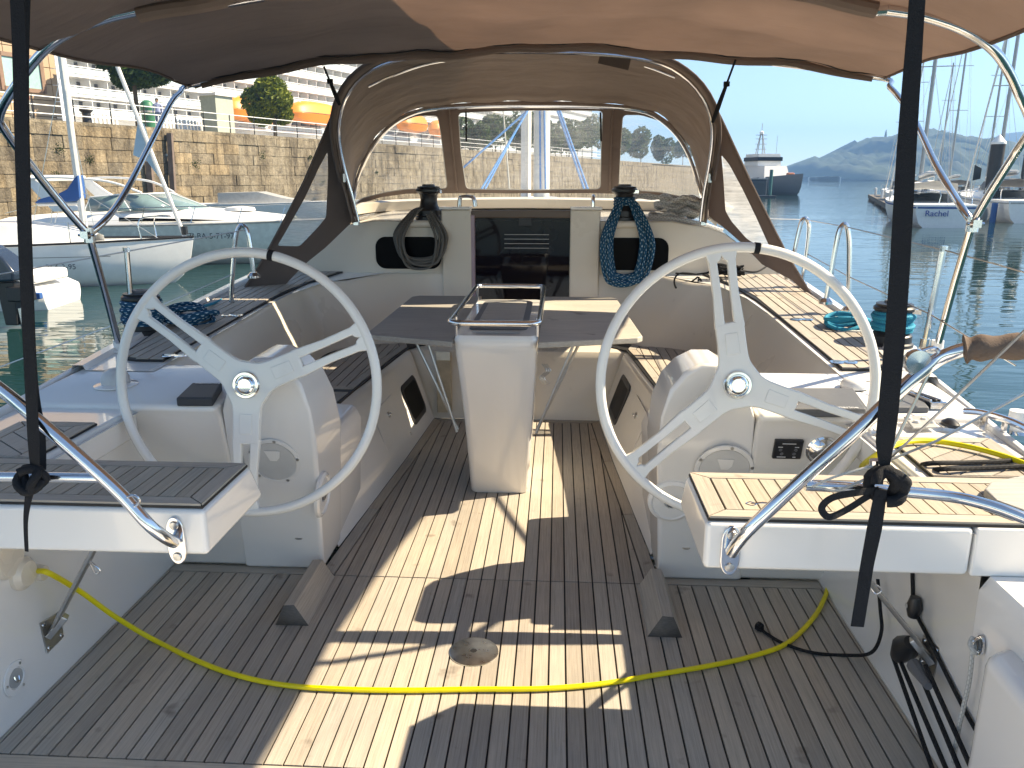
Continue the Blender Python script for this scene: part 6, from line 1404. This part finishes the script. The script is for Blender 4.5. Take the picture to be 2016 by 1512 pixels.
# ================================================================ FLOOR ITEMS
def chock(s,x0,x1,lab):
    e=empty('foot_chock',(s*(x0+x1)/2,2.58,0),label=lab,cat='foot chock'); xc=s*(x0+x1)/2
    A=[(-.058,0),(.058,0),(.026,.075),(-.012,.078)]
    if s<0: A=[(-x,z) for x,z in A]
    rows=[[(xc+x+s*.0,y,z) for x,z in A] for y in(2.40,2.74)]
    m=MB(); m.add(rows[0]+rows[1],[(3,2,1,0),(4,5,6,7)]+[(i,(i+1)%4,4+(i+1)%4,4+i) for i in range(4)]); m.build('wedge',M['teaky'],e,bevel=.004)
    MB().add([V(*p)+V(0,-.0015,0) for p in rows[0]],[(0,1,2,3)]).build('end_grain',simple('dark_end_grain',(.13,.12,.11),.8,var=.3,nscale=60,vec=(1,1,6)),e,solid=.002)
chock(-1,.62,.68,'trapezoid teak foot chock on the floor, left of centre'); chock(1,.60,.66,'trapezoid teak foot chock on the floor, right of centre')
c=V(-.005,2.275,0); e=empty('deck_plate',c,label='round polished steel deck plate set in the teak floor',cat='deck plate')
MB().lathe([(0,0),(.081,0),(.080,.003),(.074,.0045),(0,.005)],Matrix.Translation(c),48).build('disc',simple('scratched_steel',(.62,.61,.58),.28,1,var=.2,nscale=30),e)
MB().lathe([(0,.005),(.011,.005),(.011,.0056),(0,.0056)],Matrix.Translation(c),8).build('key_socket',M['black'],e)
# yellow shore cable
Y=[]
wl=atx(56,1127,-1.285); Y+= [wl,atx(75,1124,-1.24),atx(100,1130,-1.20),atx(160,1166,-1.215),atx(225,1213,-1.17)]
for x,y in((300,1258),(400,1306),(480,1333),(570,1350),(680,1357),(800,1359),(930,1357),(1060,1356),(1180,1347),(1300,1327),(1400,1310),(1480,1292),(1550,1266),(1600,1218)): Y.append(atz(x,y,.010))
Y+=[atz(1622,1180,.011),atz(1632,1146,.03),aty(1650,1050,2.70),aty(1668,970,2.62),aty(1695,920,2.56),atz(1730,893,.75),atz(1775,872,.735),atz(1830,868,.732),atz(1890,876,.732),atz(1950,890,.732),atz(2016,912,.732),atz(2120,960,.732)]
for i,p in enumerate(Y): 
    p.z=max(p.z,.010)
yc=empty('shore_cable',wl,label='bright yellow shore power cable lying across the teak floor and over the right seat',cat='cable')
MB().tube(cr(Y,7),.0082,10).build('cable',M['cable'],yc)
MB().tube([wl+V(.05,0,0),wl+V(-.02,0,.0)],[.022,.030],14).build('cable_plug',M['gelcream'],yc)
c=atx(28,1128,-1.285); e=empty('shore_socket',c,label='cream shore power socket housing on the white side wall under the left bench',cat='socket')
MB().lathe([(0,0),(.048,0),(.048,.03),(.035,.045),(0,.045)],frame(c,V(0,-1,0),V(0,0,1)) if frame(c,V(0,-1,0),V(0,0,1)).to_3x3().col[2].x>0 else frame(c,V(0,1,0),V(0,0,1)),24).build('housing',M['gelcream'],e,ang=30)
c=atx(0,1098,-1.285); MB().lathe([(0,0),(.06,0),(.06,.025),(.05,.035),(0,.036)],frame(c,V(0,1,0),V(0,0,1)),24).build('socket_lid',M['gelcream'],e,ang=30)
# round recessed fitting lower on the wall
c=atx(30,1335,-1.272); e=empty('drain_fitting',c,label='round white recessed fitting with three screws, low on the left wall',cat='fitting'); Mx=frame(c,V(0,1,0),V(0,0,1))
MB().lathe([(0,0),(.050,0),(.049,.004),(.032,.005),(.030,.001),(0,.001)],Mx,36).build('flange',M['gel'],e,ang=25); MB().lathe([(0,.001),(.028,.001),(.028,.003),(0,.003)],Mx,24).build('cup',M['ltgrey'],e)
for k in range(3): a=R(60+120*k); MB().lathe([(0,0),(.004,0),(.004,.002),(0,.002)],Mx@Matrix.Translation(V(math.cos(a)*.041,math.sin(a)*.041,.005)),8).build('screw',M['steelm'],e)
MB().tube(cr([Mx@V(-.008,.01,.004),Mx@V(-.008,-.004,.008),Mx@V(.004,-.01,.008),Mx@V(.010,.002,.004)],4),.003,6).build('hook',M['steel'],e)
# flat steel struts from wall plates up to the benches
def strut(s,plate_px,top_px,topY,lab):
    X=s*1.275; c=atx(*plate_px,X); e=empty('seat_strut',c,label=lab,cat='strut'); T=aty(*top_px,topY); T.z=.585
    A=[(-.045,.05),(.05,.035),(.05,-.055),(-.035,-.06)]
    MB().prism(A,lambda p:(X-s*.001,c.y+p[0],c.z+p[1]),(-s*.006,0,0)).build('wall_plate',M['steelm'],e,bevel=.006)
    for p in((-.032,.036),(.038,.022),(.038,-.042),(-.024,-.046)): MB().lathe([(0,0),(.007,0),(.006,.003),(0,.004)],frame((X-s*.007,c.y+p[0],c.z+p[1]),V(0,-s,0),V(0,0,1)) if s>0 else frame((X-s*.007,c.y+p[0],c.z+p[1]),V(0,1,0),V(0,0,1)),10).build('bolt',M['steel'],e)
    q=V(X-s*.008,c.y,c.z); B=T; MB().bar(q,B,.034,.012,(s,0,.3)).build('bar',M['steelm'],e,bevel=.003); MB().bar(q+V(0,-.02,-.01),q+V(-s*.05,0,.05),.03,.02).build('lug',M['steelm'],e,bevel=.003)
    k=q.lerp(B,.72); MB().tube(cr([k,k+V(.02,-.01,-.01),k+V(.035,-.01,-.025),k+V(.02,-.01,-.035),k],4),.0028,6).build('safety_pin',M['steel'],e)
strut(-1,(98,1240),(215,1108),1.90,'flat steel strut from a square wall plate up under the left bench')
strut(1,(1835,1290),(1650,1140),1.90,'flat steel strut from a wall plate up under the right bench')
# ================================================================ RIGHT WALL GEAR
bk=empty('mainsheet_tackle',(1.2,2.0,.3),label='black mainsheet block with four black lines leading down the right wall',cat='tackle')
X=1.262
def W_(x,y,d=.03): return atx(x,y,X-d)
c=W_(1782,1275); MB().tube([c+V(0,-.03,.035),c+V(0,.0,0),c+V(0,.03,-.045)],[.020,.036,.024],12).build('block_body',M['black'],bk); MB().tube([W_(1800,1310,.04),W_(1828,1352,.05)],[.02,.010],10).build('shackle',M['greycover'],bk)
for i,(a,b) in enumerate((((1757,1290),(1835,1512)),((1772,1300),(1862,1512)),((1800,1300),(1888,1512)),((1822,1310),(1912,1512)))):
    MB().tube([W_(*a,.035),W_(*b,.035),W_(b[0]+40,b[1]+110,.035)],.0065,8).build('line',M['rk'],bk)
tl=empty('traveller_line',W_(1805,1190,.0),label='black line running through a small black turning block on the right wall',cat='rope')
MB().tube(cr([atx(1796,1120,X+.0),W_(1797,1160,.0),W_(1800,1200,-.0),W_(1830,1260,.0),W_(1900,1400,.0),W_(1965,1512,.0),W_(2010,1600,0)],4),.0055,8).build('line',M['rk'],tl)
q=W_(1800,1195,.012); MB().tube([q+V(0,-.0,.03),q,q+V(0,.0,-.03)],[.014,.022,.014],12).build('block_body',M['black'],tl); MB().lathe([(0,0),(.008,0),(0,.004)],frame(q+V(-.022,0,.004),V(0,-1,0),V(0,0,1)),10).build('pin',M['ltgrey'],tl)
l2=MB().tube(cr([W_(1728,1140,.02),W_(1733,1200,.02),W_(1735,1245,.02),W_(1715,1285,.03),atz(1665,1290,.008),atz(1600,1285,.008),atz(1545,1268,.008),atz(1510,1248,.008),atz(1498,1238,.008)],6),.0055,8).build('black_line',M['rk'],label='thin black line with a stopper knot lying over the yellow cable',cat='rope')
q=atz(1495,1236,.012); m=MB(); [m.tube([q+V(math.cos(a+i)*.010,math.sin(a+i)*.010*(1 if i%2 else .6),.004+.009*math.sin(a*(1+i%2))) for a in [j*.7 for j in range(9)]],.006,6,closed=True) for i in range(4)]; m.build('stopper_knot',M['rk'],label='black stopper knot at the end of the thin line on the floor',cat='rope')
pe=empty('wall_pad_eye',W_(1932,1275,.0),label='chrome pad eye with a pale rope tied to it, far right wall',cat='pad eye')
c=W_(1932,1270,.0); MB().lathe([(0,0),(.026,0),(.025,.005),(0,.006)],frame(c,V(0,-1,0),V(0,0,1))@Matrix.Diagonal((.6,1,1,1)),20).build('plate',M['steel'],pe); MB().tube(cr([c+V(-.004,0,.02),c+V(-.018,0,.01),c+V(-.018,0,-.01),c+V(-.004,0,-.02)],4),.004,8).build('bail',M['steel'],pe)
MB().tube(cr([c+V(-.02,0,0),c+V(-.02,-.005,-.03),c+V(-.02,-.01,-.10),c+V(-.02,-.0,-.22),c+V(-.02,0,-.33)],4),.0055,8).build('rope_tail',M['rwh'],pe)
MB().tube(cr([c+V(-.015,.012,.012),c+V(-.026,0,.0),c+V(-.02,-.012,-.012),c+V(-.012,0,-.02),c+V(-.015,.012,.012)],4),.006,8).build('rope_knot',M['rwh'],pe)
# right wall: moulded ledge further aft
MB().prism([(.2,0),(1.95,0),(1.95,.44),(1.90,.47),(.2,.47)],lambda p:(1.22+(.0),p[0]-.15,p[1]-.01),(.10,0,0)).build('wall_step',M['gel'],bevel=.03,seg=3,kind='structure',label='rounded white moulding of the right wall nearest the camera') if False else None
MB().prism([(1.17,.7),(1.32,.7),(1.32,1.60),(1.27,1.64),(1.20,1.60)],lambda p:(p[0],p[1],.0),(0,0,.49)).build('quarter_moulding',M['gel'],bevel=.035,seg=4,kind='structure',label='rounded white quarter moulding behind the right bench')
# small table board at right edge and its plate
bd=[atz(x,y,.745) for x,y in((1938,962),(1950,948),(2016,935),(2140,925),(2200,1010),(2016,1005),(1960,985))]
MB().prism([(p.x,p.y) for p in bd],lambda p:(p[0],p[1],.722),(0,0,.024)).build('small_table_board',M['tabletop'],bevel=.006,seg=3,label='thick rounded grey teak board at the right edge above the seat',cat='board')
# lashed black lines over the right seat
for i,px in enumerate(([(1785,945),(1800,925),(1825,913),(1900,911),(1960,909),(2016,905),(2100,903)],[(1808,948),(1822,932),(1850,924),(1920,922),(2016,918),(2100,915)])):
    MB().tube(cr([atz(x,y,.728 if j>1 else .66) for j,(x,y) in enumerate(px)],6),.007,8).build('sheet_line',M['rk'],label='%s of the two black lines crossing the right teak seat'%('upper' if i==0 else 'lower'),cat='rope')
# cleat at the starboard quarter and fairlead
c=atz(1955,850,.715); e=empty('mooring_cleat',c,label='polished mooring cleat at the starboard quarter beyond the teak seat',cat='cleat')
MB().tube(cr([c+V(-.05,.09,.04),c+V(-.02,.04,.05),c+V(.02,-.04,.05),c+V(.05,-.10,.04)],4),.012,10).build('horn_bar',M['steel'],e)
for k in(-.03,.03): MB().tube([c+V(-k*.6,k,0),c+V(-k*.6,k,.045)],.012,8).build('foot',M['steel'],e)
c=atz(2000,850,.715); e=empty('stern_light_post',c,label='white tubular post end standing at the far right edge',cat='post'); MB().tube([c,c+V(0,0,.07)],[.03,.027],16).build('post',M['white'],e); MB().lathe([(0,0),(.045,0),(.04,.01),(0,.012)],Matrix.Translation(c),20).build('flange',M['steel'],e)
# shackle lying on the right bench, spring eye and pulley on the rail
c=atz(1478,998,.71); e=empty('pelican_hook',c,label='small steel pelican hook lying on the right bench teak',cat='hook')
MB().tube(cr([c+V(0,0,.006),c+V(.03,.006,.008),c+V(.06,.0,.008),c+V(.10,.004,.03)],4),.004,8).build('shank',M['steel'],e); MB().tube(cr([c+V(0,.012,.006),c+V(-.012,0,.006),c+V(0,-.012,.006),c+V(.012,0,.006),c+V(0,.012,.006)],4),.004,8).build('eye',M['steel'],e)
c=aty(1805,712,1.68); e=empty('turning_block',c,label='small chrome block shackled to the right stern rail near the winch',cat='block')
MB().lathe([(0,-.012),(.026,-.010),(.028,0),(.026,.010),(0,.012)],frame(c,V(.7,0,.7),V(-.6,0,.6)),20).build('cheek',M['steel'],e); MB().tube([c,aty(1770,790,1.68)],.006,8).build('swivel',M['steelm'],e); MB().tube(cr([c+V(0,0,.02),c+V(.03,0,.03),c+V(.05,0,.015)],4),.005,8).build('shackle',M['steel'],e)
# small makers emblem on the dodger lip (bird-like mark) and line of print
c=aty(1033,101,4.745); em=empty('dodger_emblem',c,label='tiny light emblem printed in the middle of the sprayhood lip',cat='emblem')
MB().prism([(-.012,0),(.012,0),(.012,.022)],lambda p:c+V(p[0],-.002,p[1]),(0,.001,0)).build('mark',M['wtext'],em,smooth=False); MB().box(c+V(0,-.002,-.006),(.05,.001,.004)).build('mark_line',M['wtext'],em)
